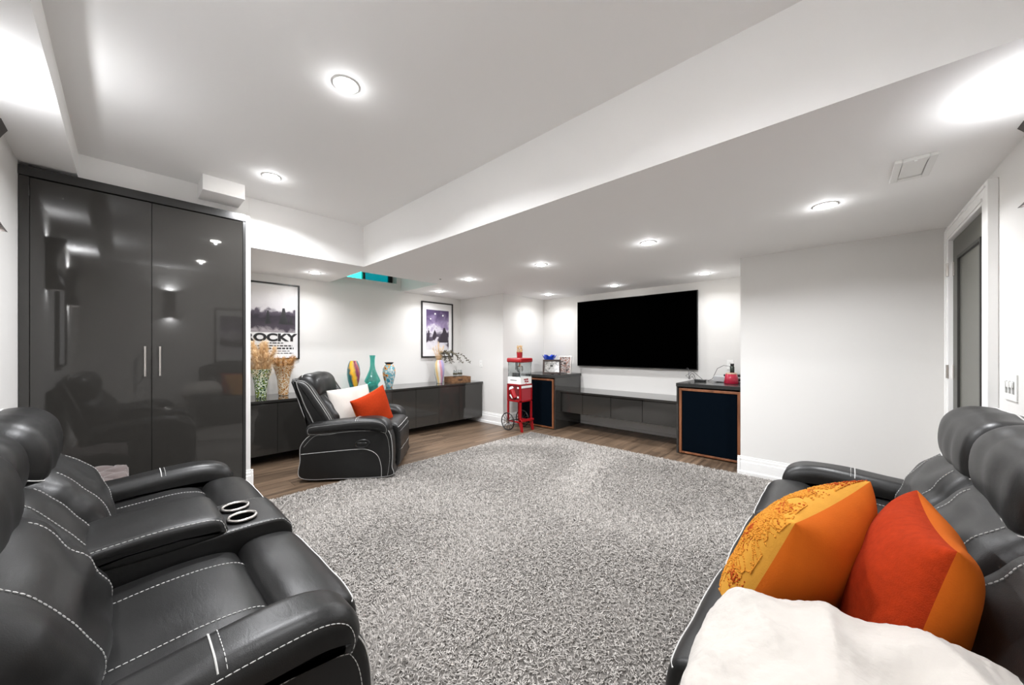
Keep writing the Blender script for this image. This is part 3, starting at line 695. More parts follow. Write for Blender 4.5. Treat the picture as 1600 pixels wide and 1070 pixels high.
# ================================================================== sconces
def sconce(loc, rz, h, label, pw=1.0):
    # local: y = 0 wall, +y into the room; curved front plate flaring at both ends, open top and bottom
    t = thing('wall_sconce', label, 'wall sconce', loc, rz, 'curved up-and-down wall sconces'); wd = 0.062
    pr = [(0.055 + 0.055 * abs(2 * q - 1) ** 2.2, h * (q - 0.5)) for q in [j / 20 for j in range(21)]]
    poly = pr + [(p[0] - 0.004, p[1]) for p in reversed(pr)]
    MB().prism(poly, 'x', -wd, wd).build('front_plate', 'bronze', t)
    for s in (-1, 1):
        MB().prism([(0.0, -h / 2)] + [(p[0] - 0.002, p[1]) for p in pr] + [(0.0, h / 2)], 'x', s * wd, s * (wd - 0.003)).build('side_plate', 'bronze', t)
    MB().box((-wd, 0.0, -h / 2), (wd, 0.004, h / 2)).build('back_plate', 'bronze', t)
    MB().box((-wd + 0.004, 0.005, -0.02), (wd - 0.004, 0.05, 0.02)).build('lamp_holder', 'black', t)
    for s in (-1, 1):
        MB().cyl((0, 0.035, s * (h / 2 - 0.10)), (0, 0.035, s * (h / 2 - 0.075)), 0.024, 16).build('bulb', 'sbulb', t)
        la = bpy.data.lights.new('lamp', 'AREA'); la.shape = 'DISK'; la.size = 0.07; la.energy = SCONCE_W * pw * (1.0 if s > 0 else 0.45); la.color = LIGHT_COL; la.spread = math.radians(170)
        lo_ = bpy.data.objects.new('lamp', la); COL.objects.link(lo_); lo_.parent = t; lo_.location = (0, 0.050, s * (h / 2 - 0.018))
        lo_.rotation_euler = (PI if s > 0 else 0, 0, 0)
sconce((XL, 2.60, 1.955), -PI / 2, 0.44, 'dark curved wall sconce beside the tall cupboard on the left wall', 0.6)
sconce((XL, 0.95, 1.955), -PI / 2, 0.44, 'dark curved wall sconce above the near end of the loveseat, seen only mirrored', 2.2)
sconce((2.08, YR, 1.865), 0, 0.28, 'dark wall sconce at the right edge above the sofa', 0.45)
sconce((0.49, YR, 1.965), 0, 0.44, 'dark wall sconce mirrored in the cupboard door', 0.9)

# ================================================================== tall cupboard
cb = thing('wardrobe', 'tall dark grey high-gloss double door cupboard in the corner', 'cupboard', (XL + 0.002, 3.78, 0))
CW = 1.160
MB().box((0, 0.0, 0.0), (0.041, 0.02, 2.32)).build('filler_strip', 'lacquer', cb, bev=0.001)
MB().box((0, -0.012, 2.322), (CW, 0.065, 2.382)).build('cornice', 'lacq_edge', cb, bev=0.0015)
MB().box((CW - 0.02, -0.004, 0.0), (CW, 0.018, 2.322)).build('side_panel', 'lacq_edge', cb)
MB().box((0.0, 0.022, 0.0), (CW - 0.105, 0.55, 2.32)).box((CW - 0.11, 0.0215, 0), (CW - 0.021, 0.0219, 2.32)).build('carcass', 'gap', cb)
for a, b, hx in ((0.0435, 0.5865, 0.553), (0.5895, CW - 0.0225, 0.631)):
    d = MB().box((a, 0, 0.06), (b, 0.02, 2.316)).build('door', 'lacquer', cb, bev=0.0012)
    hb = MB().cyl((hx, -0.035, 1.03), (hx, -0.035, 1.25), 0.0065, 12).cyl((hx, 0, 1.05), (hx, -0.035, 1.05), 0.004, 8).cyl((hx, 0, 1.23), (hx, -0.035, 1.23), 0.004, 8)
    hb.build('handle', 'steel', d, smooth=False)

# ================================================================== long floating console under the posters
cs = thing('floating_console', 'long dark grey high-gloss wall-hung console under the posters', 'console', (0, 4.5, 0))
MB().box((0.745, -0.012, 0.66), (4.115, 0.595, 0.686)).build('top', 'lacquer', cs, bev=0.0015)
MB().box((0.75, 0.02, 0.105), (4.10, 0.595, 0.659)).build('carcass', 'lacq_edge', cs)
xs = [0.75, 1.12, 1.50, 1.98, 2.463, 2.83, 3.227, 3.62, 4.108]
for a, b in zip(xs, xs[1:]):
    MB().box((a + 0.0015, 0, 0.105), (b - 0.0015, 0.019, 0.656)).build('door', 'lacquer', cs, bev=0.001)

# ================================================================== TV bench, speaker cabinets, speakers, TV
bn = thing('television_bench', 'low dark grey floating bench with drawers below the television', 'bench', (0, 0, 0))
MB().box((4.60, 1.470, 0.565), (5.198, 3.235, 0.590)).build('top', 'lacquer', bn, bev=0.0015)
MB().box((4.645, 1.475, 0.262), (5.175, 3.232, 0.564)).build('carcass', 'gap', bn)
ys = [3.232, 2.859, 2.404, 1.951, 1.475]
for a, b in zip(ys, ys[1:]):
    MB().box((4.622, b + 0.003, 0.262), (4.642, a - 0.003, 0.560)).build('drawer', 'lacquer', bn, bev=0.001)
def speaker_cabinet(y0, y1, label, inner):
    t = thing('speaker_cabinet', label, 'cabinet', (0, 0, 0), 0, 'grey cabinets that hold the speakers')
    MB().box((4.44, y0, 0.79), (5.195, y1, 0.83)).build('top', 'lacq_edge', t, bev=0.0015)
    for a in (y0, y1 - 0.022):
        MB().box((4.46, a, 0.0), (5.17, a + 0.022, 0.789)).build('side_panel', 'lacquer', t, bev=0.001)
    MB().box((5.10, y0 + 0.023, 0.0), (5.12, y1 - 0.023, 0.789)).build('back_panel', 'gap', t)
speaker_cabinet(3.237, 4.0, 'grey cabinet with photo frames on top behind the popcorn cart', 1)
speaker_cabinet(0.785, 1.468, 'grey cabinet with router boxes and red pot on top', -1)
def speaker(y0, y1, label):
    t = thing('loudspeaker', label, 'speaker', (0, 0, 0), 0, 'walnut loudspeakers with navy grilles')
    z0, z1, x0 = 0.012, 0.772, 4.452; fw = 0.028
    MB().box((x0 + 0.03, y0 + 0.01, z0), (5.0, y1 - 0.01, z1 - 0.005)).build('body', 'walnut', t)
    for a, b in (((x0, y0, z0), (x0 + 0.03, y0 + fw, z1)), ((x0, y1 - fw, z0), (x0 + 0.03, y1, z1)), ((x0, y0 + fw, z1 - fw), (x0 + 0.03, y1 - fw, z1)), ((x0, y0 + fw, z0), (x0 + 0.03, y1 - fw, z0 + 0.022))):
        MB().box(a, b).build('frame_rail', 'walnut', t, bev=0.003)
    MB().box((x0 + 0.006, y0 + fw + 0.004, z0 + 0.026), (x0 + 0.028, y1 - fw - 0.004, z1 - fw - 0.004)).build('grille', 'navy', t, bev=0.006)
speaker(3.268, 3.97, 'navy grille walnut loudspeaker half hidden by the popcorn cart')
speaker(0.815, 1.437, 'large navy grille walnut loudspeaker beside the white wall')
tv = thing('television', 'large black flat television mounted on the recessed wall', 'television', (5.15, 2.357, 1.485))
MB().box((0, -0.929, -0.533), (0.03, 0.929, 0.533)).build('casing', 'black', tv, bev=0.002)
MB().box((-0.001, -0.920, -0.520), (0.002, 0.920, 0.525)).build('screen', 'tv', tv)
MB().box((0.03, -0.25, -0.2), (0.048, 0.25, 0.2)).build('wall_mount', 'black', tv)
for y in (-0.39, 0.51): MB().box((-0.002, y - 0.045, -0.538), (0.02, y + 0.045, -0.531)).build('foot_cap', 'steel', tv)

# ================================================================== posters
def frame(name, label, cat, cx, z0, z1, wd, fw, mat_in, grp):
    t = thing(name, label, cat, (cx, YP, z0), 0, grp); h = z1 - z0
    for a, b in (((-wd/2, -0.028, 0), (-wd/2 + fw, -0.002, h)), ((wd/2 - fw, -0.028, 0), (wd/2, -0.002, h)), ((-wd/2 + fw, -0.028, h - fw), (wd/2 - fw, -0.002, h)), ((-wd/2 + fw, -0.028, 0), (wd/2 - fw, -0.002, fw))):
        MB().box(a, b).build('frame_rail', 'black', t, bev=0.002)
    MB().box((-wd/2 + fw, -0.012, fw), (wd/2 - fw, -0.004, h - fw)).build('sheet', mat_in, t)
    return t, h
def print_mat(name, kind):
    # flat monochrome print; generic scenery only
    m, N, L, b = nmat(name); setp(b, Roughness=0.25)
    tc = N.new('ShaderNodeTexCoord'); sp = N.new('ShaderNodeSeparateXYZ'); L.new(tc.outputs['Object'], sp.inputs[0])
    n = N.new('ShaderNodeTexNoise'); n.inputs['Scale'].default_value = 9 if kind == 'park' else 7; n.inputs['Detail'].default_value = 6; n.inputs['Distortion'].default_value = 0.6
    L.new(tc.outputs['Object'], n.inputs['Vector'])
    a = N.new('ShaderNodeMath'); a.operation = 'MULTIPLY_ADD'; a.inputs[1].default_value = 0.22 if kind == 'park' else 0.5
    L.new(n.outputs[0], a.inputs[0]); L.new(sp.outputs[2], a.inputs[2])
    if kind == 'park':
        r = ramp(N, [(0.0, (0.10, 0.085, 0.10)), (0.12, (0.34, 0.31, 0.33)), (0.17, (0.055, 0.045, 0.06)), (0.30, (0.03, 0.025, 0.035)), (0.365, (0.09, 0.075, 0.10)), (0.40, (0.62, 0.60, 0.62)), (0.62, (0.76, 0.75, 0.75))])
    else:
        r = ramp(N, [(0.20, (0.72, 0.71, 0.73)), (0.36, (0.60, 0.57, 0.63)), (0.42, (0.045, 0.035, 0.05)), (0.52, (0.10, 0.085, 0.12)), (0.58, (0.62, 0.59, 0.65)), (0.68, (0.28, 0.22, 0.36)), (0.85, (0.09, 0.06, 0.14))])
    L.new(a.outputs[0], r.inputs[0]); L.new(r.outputs[0], b.inputs['Base Color'])
    return m
RP = Matrix.Rotation(PI / 2, 4, 'X')
t, h = frame('poster', 'tall black framed monochrome film poster with bold ROCKY lettering', 'poster', 1.195, 1.105, 2.036, 0.62, 0.018, 'paper', 'black framed wall posters')
MB().box((-0.265, -0.014, 0), (0.265, -0.0125, 0.555)).build('print', print_mat('park_print', 'park'), t, loc=(0, 0, 0.33))
for cx_, w0, hh in ((0.135, 0.055, 0.20), (-0.03, 0.035, 0.16), (0.215, 0.03, 0.09)):
    MB().prism([(cx_ - w0, 0), (cx_ + w0, 0), (cx_ + w0 * 0.5, hh * 0.55), (cx_ + w0 * 0.22, hh), (cx_ - w0 * 0.22, hh), (cx_ - w0 * 0.5, hh * 0.55)], 'y', -0.0146, -0.0142).build('silhouette', 'ink', t, loc=(0, 0, 0.43))
text_mesh('lettering', 'ROCKY', 0.125, 'ink', t, Matrix.Translation((0.0, -0.0135, 0.265)) @ RP, bold=0.006, sx=1.28)
tx = MB()
for r_, (zz, hh, x0_, x1_) in enumerate(((0.195, 0.012, -0.10, 0.13), (0.160, 0.014, -0.22, 0.23), (0.125, 0.020, -0.20, 0.245), (0.098, 0.008, -0.22, 0.20), (0.070, 0.010, -0.24, 0.24))):
    x = x0_
    while x < x1_:
        wv = random.uniform(0.018, 0.05); tx.box((x, -0.0142, zz), (min(x + wv, x1_), -0.0128, zz + hh)); x += wv + 0.010
tx.build('small_print', 'ink', t)
t, h = frame('poster', 'smaller black framed violet print with wide white mat by the corner', 'poster', 3.617, 1.095, 2.027, 0.64, 0.02, 'paper', 'black framed wall posters')
pm = MB().box((-0.225, -0.014, 0.0), (0.235, -0.0125, 0.67)).build('print', print_mat('portrait_print', 'soft'), t); pm.location = (0, 0, 0.13)
MB().lathe([(0.012, -0.0005), (0.0005, -0.0005)], (0, 0, 0), 12, cap=False)
for cx_, cz_, r_ in ((-0.05, 0.735, 0.016), (0.11, 0.715, 0.016), (-0.14, 0.645, 0.011)):
    MB().prism([(cx_ + r_ * math.cos(a), cz_ + r_ * math.sin(a)) for a in [2 * PI * j / 14 for j in range(14)]], 'y', -0.0146, -0.0142).build('light_spot', 'paper', t)
for poly in ([(0.02, 0.25), (0.22, 0.25), (0.215, 0.37), (0.18, 0.45), (0.15, 0.51), (0.12, 0.50), (0.10, 0.42), (0.04, 0.33)], [(-0.20, 0.30), (-0.17, 0.30), (-0.165, 0.44), (-0.19, 0.46)], [(-0.11, 0.33), (-0.06, 0.28), (-0.02, 0.40), (-0.06, 0.47)]):
    MB().prism(poly, 'y', -0.0144, -0.0141).build('dark_shape', 'dark_violet', t)
# framed picture on the right wall and a tall mirror on the left wall (seen mirrored in the cupboard)
t = thing('framed_picture', 'dark framed picture above the sofa, seen mirrored in the cupboard', 'picture', (1.42, YR, 1.0))
for a, b in (((-0.36, 0.002, 0), (-0.335, 0.03, 0.96)), ((0.335, 0.002, 0), (0.36, 0.03, 0.96)), ((-0.335, 0.002, 0.935), (0.335, 0.03, 0.96)), ((-0.335, 0.002, 0), (0.335, 0.03, 0.025))):
    MB().box(a, b).build('frame_rail', 'black', t)
MB().box((-0.335, 0.003, 0.025), (0.335, 0.012, 0.935)).build('mat_board', 'paper', t)
pm = MB().box((-0.28, 0.012, 0.0), (0.28, 0.014, 0.69)).build('print', print_mat('dark_print', 'soft'), t); pm.location = (0, 0, 0.135)
t = thing('wall_picture', 'tall dark framed picture above the loveseat, seen mirrored in the cupboard', 'picture', (XL, 1.75, 1.05))
for a, b in (((0.002, -0.34, 0), (0.03, -0.315, 0.95)), ((0.002, 0.315, 0), (0.03, 0.34, 0.95)), ((0.002, -0.315, 0.925), (0.03, 0.315, 0.95)), ((0.002, -0.315, 0), (0.03, 0.315, 0.025))):
    MB().box(a, b).build('frame_rail', 'black', t)
MB().box((0.003, -0.315, 0.025), (0.012, 0.315, 0.925)).build('sheet', 'paper', t)

# ================================================================== vases and dried stems
ZC = 0.687
def vase(name, label, x, y, prof, mat, n=32, rot=0.0):
    t = thing(name, label, 'vase', (x, y, ZC))
    p = prof + [(max(r - 0.004, 0.001), z) for r, z in reversed(prof[1:])] + [(0.0005, prof[1][1])]
    MB().lathe([(0.0005, 0.0)] + p, (0, 0, 0), n, cap=False).build('body', mat, t, smooth=True).rotation_euler = (0, 0, rot)
    return t
def plume(root, base, tip, rad, cnt, mat, hair=0.05, name='plume'):
    mb = MB(); b = Vector(base); e = Vector(tip); mid = b.lerp(e, 0.5)
    mb.tube([b, mid, e], 0.0018, 5)
    ax = (e - b).normalized(); u = ax.orthogonal().normalized(); w = ax.cross(u)
    for k in range(cnt):
        s = random.uniform(0.15, 1.0); a = random.uniform(0, 2 * PI); d = (math.cos(a) * u + math.sin(a) * w)
        p = b.lerp(e, s); ln = hair * random.uniform(0.7, 1.4); sp = rad * random.uniform(0.45, 1.1) * (1.0 if s < 0.8 else 0.55 + 0.45 * (1 - s) / 0.2)
        g_ = lambda k_: Vector((random.gauss(0, k_), random.gauss(0, k_), random.gauss(0, k_)))
        q = p + d * sp * 0.65 + ax * ln * 0.4 + g_(0.006); r_ = p + d * sp * 1.1 + ax * ln * 0.7 + Vector((0, 0, -0.03 * random.random())) + g_(0.014)
        sd = ax.cross(d).normalized() * 0.0013
        mb.add([p - sd, p + sd, q + sd * 1.3, q - sd * 1.3, r_], [(0, 1, 2, 3), (3, 2, 4)])
    mb.build(name, mat, root)
flare = [(0.050, 0.0), (0.052, 0.01), (0.056, 0.08), (0.066, 0.17), (0.082, 0.25), (0.102, 0.315), (0.104, 0.322)]
t = vase('pampas_vase', 'green and white mottled flared glass vase with pale pampas plumes', 1.02, 4.74, flare, 'v_green')
for k in range(13):
    a = 2 * PI * k / 13 + 0.3; R_ = 0.04 + 0.04 * (k % 3)
    plume(t, (0.03 * math.cos(a), 0.03 * math.sin(a), 0.16), (R_ * 1.15 * math.cos(a), R_ * math.sin(a), 0.47 + 0.13 * ((k * 7) % 5) / 4), 0.060, 620, 'pampas', 0.075)
t = vase('pampas_vase', 'amber and white mottled flared glass vase with brown feathery grass', 1.27, 4.86, [(0.05, 0), (0.052, 0.01), (0.056, 0.09), (0.068, 0.20), (0.088, 0.29), (0.108, 0.345), (0.11, 0.352)], 'v_gold')
for k in range(10):
    a = 2 * PI * k / 10; R_ = 0.085 + 0.03 * (k % 2)
    plume(t, (0.03 * math.cos(a), 0.03 * math.sin(a), 0.2), (R_ * math.cos(a), R_ * math.sin(a), 0.395 + 0.05 * ((k * 3) % 4) / 3), 0.050, 300, 'pampas_d', 0.06)
vase('glass_vase', 'tall oval multicoloured glass vase with yellow stripe', 2.06, 4.78, [(0.034, 0), (0.036, 0.006), (0.050, 0.05), (0.072, 0.13), (0.083, 0.21), (0.080, 0.28), (0.066, 0.345), (0.048, 0.385), (0.045, 0.39)], 'v_multi', rot=1.15)
vase('glass_vase', 'teal glass vase with long slim neck', 2.30, 4.74, [(0.072, 0), (0.074, 0.008), (0.072, 0.05), (0.080, 0.075), (0.104, 0.105), (0.098, 0.13), (0.066, 0.20), (0.040, 0.265), (0.030, 0.32), (0.031, 0.40), (0.038, 0.452), (0.040, 0.46)], 'tealglass')
t = vase('glass_vase', 'painted blue and orange ovoid glass vase with dark collar', 2.56, 4.77, [(0.042, 0), (0.044, 0.006), (0.056, 0.05), (0.080, 0.14), (0.090, 0.21), (0.084, 0.27), (0.060, 0.315), (0.044, 0.33)], 'v_scene')
MB().lathe([(0.044, 0.33), (0.048, 0.336), (0.060, 0.35), (0.064, 0.356), (0.056, 0.357), (0.040, 0.335)], (0, 0, 0), 28, cap=False).build('collar', 'black', t, smooth=True)
t = vase('glass_vase', 'pastel striped glass vase holding dried flowers and twigs', 3.42, 4.76, [(0.045, 0), (0.047, 0.008), (0.056, 0.05), (0.076, 0.14), (0.084, 0.22), (0.076, 0.31), (0.055, 0.36), (0.052, 0.37)], 'v_pastel')
for k in range(6):
    a = PI + 0.25 * k - 0.6
    plume(t, (0, 0, 0.3), (-0.10 + 0.034 * k, 0.03 - 0.02 * (k % 3), 0.56 + 0.03 * ((k * 5) % 4)), 0.024, 150, 'pampas', 0.035, 'flower_spike')
for k in range(9):
    a = -0.9 + 0.22 * k; s = random.uniform(0.8, 1.15)
    R_ = (0.18 + 0.09 * (k % 3)) * s
    pts = [(0, 0, 0.3), (R_ * 0.25 * math.cos(a), R_ * 0.25 * math.sin(a), 0.48), (R_ * 0.65 * math.cos(a), R_ * 0.65 * math.sin(a), 0.52 - 0.02 * k % 0.05), (R_ * math.cos(a), R_ * math.sin(a), 0.44), (R_ * 1.25 * math.cos(a), R_ * 1.25 * math.sin(a), 0.33)]
    pp = [tuple(q) for q in [Vector(pts[i]).lerp(Vector(pts[i + 1]), f) for i in range(4) for f in (0, 0.33, 0.66)]] + [pts[-1]]
    mb = MB().tube(pp, 0.0022, 5)
    for q in pp[3:]:
        for j in range(5):
            d = Vector((random.uniform(-1, 1), random.uniform(-1, 1), random.uniform(-0.6, 0.8))).normalized(); w_ = d.orthogonal().normalized() * 0.009; q_ = Vector(q)
            mb.add([q_, q_ + d * 0.018 + w_, q_ + d * 0.036, q_ + d * 0.018 - w_], [(0, 1, 2, 3)])
    mb.build('twig', 'twig', t)
for k in range(3):
    c = Vector((0.07 + 0.04 * k, -0.05 + 0.03 * k, 0.47 + 0.02 * (k % 2))); mb = MB()
    for j in range(10):
        a = 2 * PI * j / 10; d = Vector((math.cos(a), math.sin(a) * 0.8, 0.45)).normalized(); w_ = Vector((-math.sin(a), math.cos(a), 0)) * 0.014
        mb.add([c, c + d * 0.022 + w_, c + d * 0.045, c + d * 0.022 - w_], [(0, 1, 2, 3)])
    mb.build('white_bloom', 'paper', t)
# wooden crate with two glass jars
t = thing('wooden_crate', 'small brown wooden crate at the right end of the console', 'crate', (3.74, 4.70, ZC), math.radians(-4))
for a, b in (((-0.19, -0.11, 0), (0.19, -0.098, 0.095)), ((-0.19, 0.098, 0), (0.19, 0.11, 0.095)), ((-0.19, -0.098, 0), (-0.178, 0.098, 0.095)), ((0.178, -0.098, 0), (0.19, 0.098, 0.095)), ((-0.178, -0.098, 0.0), (0.178, 0.098, 0.010))):
    MB().box(a, b).build('board', 'crate', t, bev=0.002)
MB().box((-0.06, -0.1108, 0.03), (0.02, -0.1102, 0.06)).build('stamp', plain('burnt_stamp', (0.05, 0.022, 0.010), 0.8), t)
for x, lab in ((3.70, 'clear glass jar with dark band, nearer the striped vase'), (3.80, 'clear glass jar with dark band, farther from the striped vase')):
    j = thing('glass_jar', lab, 'jar', (x, 4.71, ZC + 0.0105), 0, 'glass jars in the crate')
    MB().lathe([(0.0005, 0), (0.036, 0), (0.038, 0.01), (0.038, 0.155), (0.032, 0.172), (0.034, 0.19), (0.031, 0.19), (0.029, 0.174), (0.035, 0.155), (0.035, 0.012), (0.0005, 0.008)], (0, 0, 0), 20, cap=False).build('body', 'glass', j, smooth=True)
    MB().lathe([(0.0385, 0.115), (0.0388, 0.116), (0.0388, 0.140), (0.0385, 0.141)], (0, 0, 0), 20, cap=False).build('band', 'twig', j, smooth=True)

# ================================================================== popcorn cart
pc = thing('popcorn_cart', 'red popcorn cart with spoked wheels and popcorn bag on its roof', 'popcorn cart', (3.99, 3.53, 0))
wx, wy = 0.245, 0.25
MB().box((-0.022, -0.022, 1.03), (wx + 0.022, wy + 0.022, 1.10)).build('canopy', 'red', pc, bev=0.022, segs=3)
for x in (0.0, wx):
    for y in (0.0, wy):
        MB().box((x - 0.005, y - 0.005, 0.80), (x + 0.005, y + 0.005, 1.035)).build('corner_post', 'chrome', pc)
for a, b in (((-0.002, 0.006, 0.81), (0.0, wy - 0.006, 1.03)), ((wx, 0.006, 0.81), (wx + 0.002, wy - 0.006, 1.03)), ((0.006, -0.002, 0.81), (wx - 0.006, 0, 1.03)), ((0.006, wy, 0.81), (wx - 0.006, wy + 0.002, 1.03))):
    MB().box(a, b).build('pane', 'glass', pc)
kt = MB().lathe([(0.0005, 0), (0.04, 0.0), (0.055, 0.03), (0.055, 0.08), (0.045, 0.09), (0.0005, 0.092)], (wx * 0.5, wy * 0.5, 0.885), 20, cap=False).build('kettle', 'steel', pc, smooth=True)
MB().cyl((wx * .5, wy * .5, 0.97), (wx * .5, wy * .5, 1.035), 0.008).box((0.03, wy * .5 - 0.006, 0.92), (0.07, wy * .5 + 0.006, 1.03)).box((0.02, wy * .5 - .03, 0.815), (0.10, wy * .5 + .06, 0.87)).build('kettle_arm', 'black', pc)
MB().box((-0.006, -0.006, 0.705), (wx + 0.006, wy + 0.006, 0.812)).build('white_band', 'white', pc, bev=0.004)
MB().box((-0.0072, 0.07, 0.758), (-0.0062, 0.20, 0.768)).build('printed_line', 'ink', pc)
rl = MB()
for (x, z, w_, h_) in ((0.07, 0.765, 0.05, 0.02), (0.125, 0.765, 0.045, 0.022), (0.085, 0.735, 0.04, 0.022), (0.13, 0.732, 0.045, 0.02), (0.11, 0.712, 0.02, 0.012)):
    rl.box((x, -0.0072, z), (x + w_, -0.0062, z + h_))
rl.build('red_emblem', 'red', pc)
fr_ = MB()
for x in (0.0, wx):
    for y in (0.0, wy): fr_.box((x - 0.014, y - 0.014, 0.44), (x + 0.014, y + 0.014, 0.705))
fr_.box((-0.014, -0.014, 0.44), (wx + 0.014, wy + 0.014, 0.465)).box((-0.014, -0.014, 0.685), (wx + 0.014, wy + 0.014, 0.704)).box((wx, 0, 0.46), (wx + 0.008, wy, 0.69)).box((0, wy, 0.46), (wx, wy + 0.008, 0.69))
fr_.build('cabinet_frame', 'red', pc, bev=0.003)
MB().box((0.014, -0.004, 0.465), (wx - 0.014, 0.002, 0.655)).build('front_panel', 'redmat', pc)
MB().box((0.004, -0.018, 0.648), (wx - 0.004, -0.010, 0.682)).build('white_strip', 'white', pc)
MB().box((-0.004, 0.014, 0.465), (0.002, wy - 0.014, 0.685)).build('side_panel', plain('dark_red_inside', (0.12, 0.008, 0.01), 0.5), pc)
sc = MB().cyl((-0.006, 0.10, 0.50), (-0.006, 0.165, 0.62), 0.036, 12, 0.048).build('printed_carton', 'red', pc)
MB().cyl((-0.008, 0.168, 0.625), (-0.008, 0.185, 0.655), 0.045, 12, 0.03).cyl((-0.012, 0.15, 0.49), (-0.012, 0.20, 0.54), 0.012).box((-0.008, 0.03, 0.50), (-0.005, 0.06, 0.525)).box((-0.008, 0.03, 0.64), (-0.005, 0.06, 0.665)).build('printed_popcorn', 'white', pc)
for x in (0.0, wx):
    for y in (0.0, wy): MB().box((x - 0.013, y - 0.013, 0.10 if y > 0 else 0.17), (x + 0.013, y + 0.013, 0.44)).build('leg', 'red', pc, bev=0.002)
for x in (0.0, wx):
    MB().prism([(-0.014, 0.18), (0.016, 0.18), (0.02, 0.12), (-0.010, 0.03), (-0.012, 0.002), (-0.046, 0.002), (-0.044, 0.03), (-0.03, 0.12)], 'x', x - 0.014, x + 0.014).build('foot', 'red', pc, bev=0.002)
MB().box((-0.014, -0.045, 0.150), (wx + 0.014, 0.014, 0.178)).box((-0.012, 0, 0.13), (0.012, wy, 0.15)).box((wx - 0.012, 0, 0.13), (wx + 0.012, wy, 0.15)).build('foot_rail', 'red', pc, bev=0.002)
MB().cyl((-0.05, wy - 0.03, 0.137), (wx + 0.05, wy - 0.03, 0.137), 0.007, 10).build('axle', 'black', pc)
for x in (-0.045, wx + 0.045):
    wh = MB(); R_ = 0.127; cy, cz = wy - 0.03, 0.137
    wh.tube([(x, cy + R_ * math.cos(2*PI*j/40), cz + R_ * math.sin(2*PI*j/40)) for j in range(40)], 0.0085, 8, closed=True)
    wo = wh.build('wheel', 'black', pc, smooth=True)
    for j in range(12):
        a = 2 * PI * j / 12 + 0.13
        MB().cyl((x, cy + 0.015 * math.cos(a), cz + 0.015 * math.sin(a)), (x, cy + R_ * math.cos(a), cz + R_ * math.sin(a)), 0.0042, 6).build('spoke', 'black', wo)
    MB().cyl((x - 0.012, cy, cz), (x + 0.012, cy, cz), 0.02, 14).build('hub', 'chrome', wo)
bag = thing('popcorn_bag', 'small red paper carton heaped with popcorn on the cart roof', 'popcorn bag', (4.11, 3.655, 1.1005))
MB().cyl((0, 0, 0.0), (0, 0, 0.085), 0.042, 14, 0.047).build('carton', 'red', bag)
kn = MB()
for k in range(130):
    z = random.uniform(0.08, 0.185); a = random.uniform(0, 2 * PI); R_ = 0.043 * math.sqrt(random.random()) if z > 0.17 else random.uniform(0.025, 0.042)
    kn.lathe([(0.001, -0.006), (0.006, -0.003), (0.0075, 0.0015), (0.0045, 0.005), (0.001, 0.0065)], (R_ * math.cos(a), R_ * math.sin(a), z), 6)
kn.build('popcorn', plain('popcorn_butter', (0.66, 0.44, 0.20), 0.8, var=0.3, vscale=60), bag)['kind'] = 'stuff'

# ================================================================== things on the left speaker cabinet
ZS = 0.8305
def photo_frame(name, label, loc, rz, wd, h, fw, mat, tilt, pmat):
    t = thing(name, label, 'photo frame', loc, rz, 'photo frames on the cabinet')
    R_ = Matrix.Rotation(-tilt, 4, 'X')
    def P(mb, nm, mt):
        o = mb.build(nm, mt, t); o.data.transform(R_); return o
    for a, b in (((-wd/2, -0.012, 0), (-wd/2 + fw, 0.008, h)), ((wd/2 - fw, -0.012, 0), (wd/2, 0.008, h)), ((-wd/2 + fw, -0.012, h - fw), (wd/2 - fw, 0.008, h)), ((-wd/2 + fw, -0.012, 0), (wd/2 - fw, 0.008, fw))):
        P(MB().box(a, b), 'frame_rail', mat)
    P(MB().box((-wd/2 + fw, -0.004, fw), (wd/2 - fw, 0.006, h - fw)), 'photograph', pmat)
    MB().prism([(0.008, h * 0.6), (0.012, h * 0.6), (h * tilt + 0.11, 0.0), (h * tilt + 0.10, 0.0)], 'x', -0.02, 0.02).build('easel', 'black', t)
    return t
M['photo_a'] = mottled('grey_wedding_photo', [(0.05, 0.05, 0.045), (0.28, 0.27, 0.25), (0.62, 0.60, 0.57)], 16, 0.2, 0.8)
M['photo_b'] = mottled('colour_group_photo', [(0.04, 0.02, 0.02), (0.55, 0.52, 0.50), (0.24, 0.09, 0.06), (0.62, 0.60, 0.58), (0.12, 0.07, 0.06)], 26, 0.2, 0.8)
photo_frame('photo_frame', 'dark brown framed wide photograph on the cabinet behind the cart', (4.64, 3.44, ZS + 0.004), math.radians(-58), 0.29, 0.235, 0.028, 'darkframe', 0.30, 'photo_a')
photo_frame('photo_frame', 'silver framed upright photograph leaning nearest the television', (4.88, 3.36, ZS + 0.003), math.radians(-76), 0.22, 0.29, 0.016, 'steel', 0.18, 'photo_b')
t = thing('glass_bowl', 'cobalt blue wavy glass bowl behind the brown photo frame', 'bowl', (4.98, 3.74, ZS))
MB().lathe([(0.03, 0), (0.045, 0.004), (0.016, 0.03), (0.014, 0.16), (0.03, 0.185)], (0, 0, 0), 20).build('stem', plain('cream_stem', (0.55, 0.48, 0.34), 0.4), t, smooth=True)
vs = []; nb = 36
for i, (r_, z) in enumerate(((0.03, 0.185), (0.075, 0.205), (0.095, 0.245), (0.115, 0.29))):
    for j in range(nb):
        a = 2 * PI * j / nb; wv = 0.016 * math.sin(6 * a) * i / 3; vs.append(((r_ + wv) * math.cos(a), (r_ + wv) * math.sin(a), z + 1.2 * wv))
MB().add(vs, [(i * nb + j, i * nb + (j + 1) % nb, (i + 1) * nb + (j + 1) % nb, (i + 1) * nb + j) for i in range(3) for j in range(nb)] + [tuple(range(nb))]).build('bowl', 'blueglass', t, smooth=True)

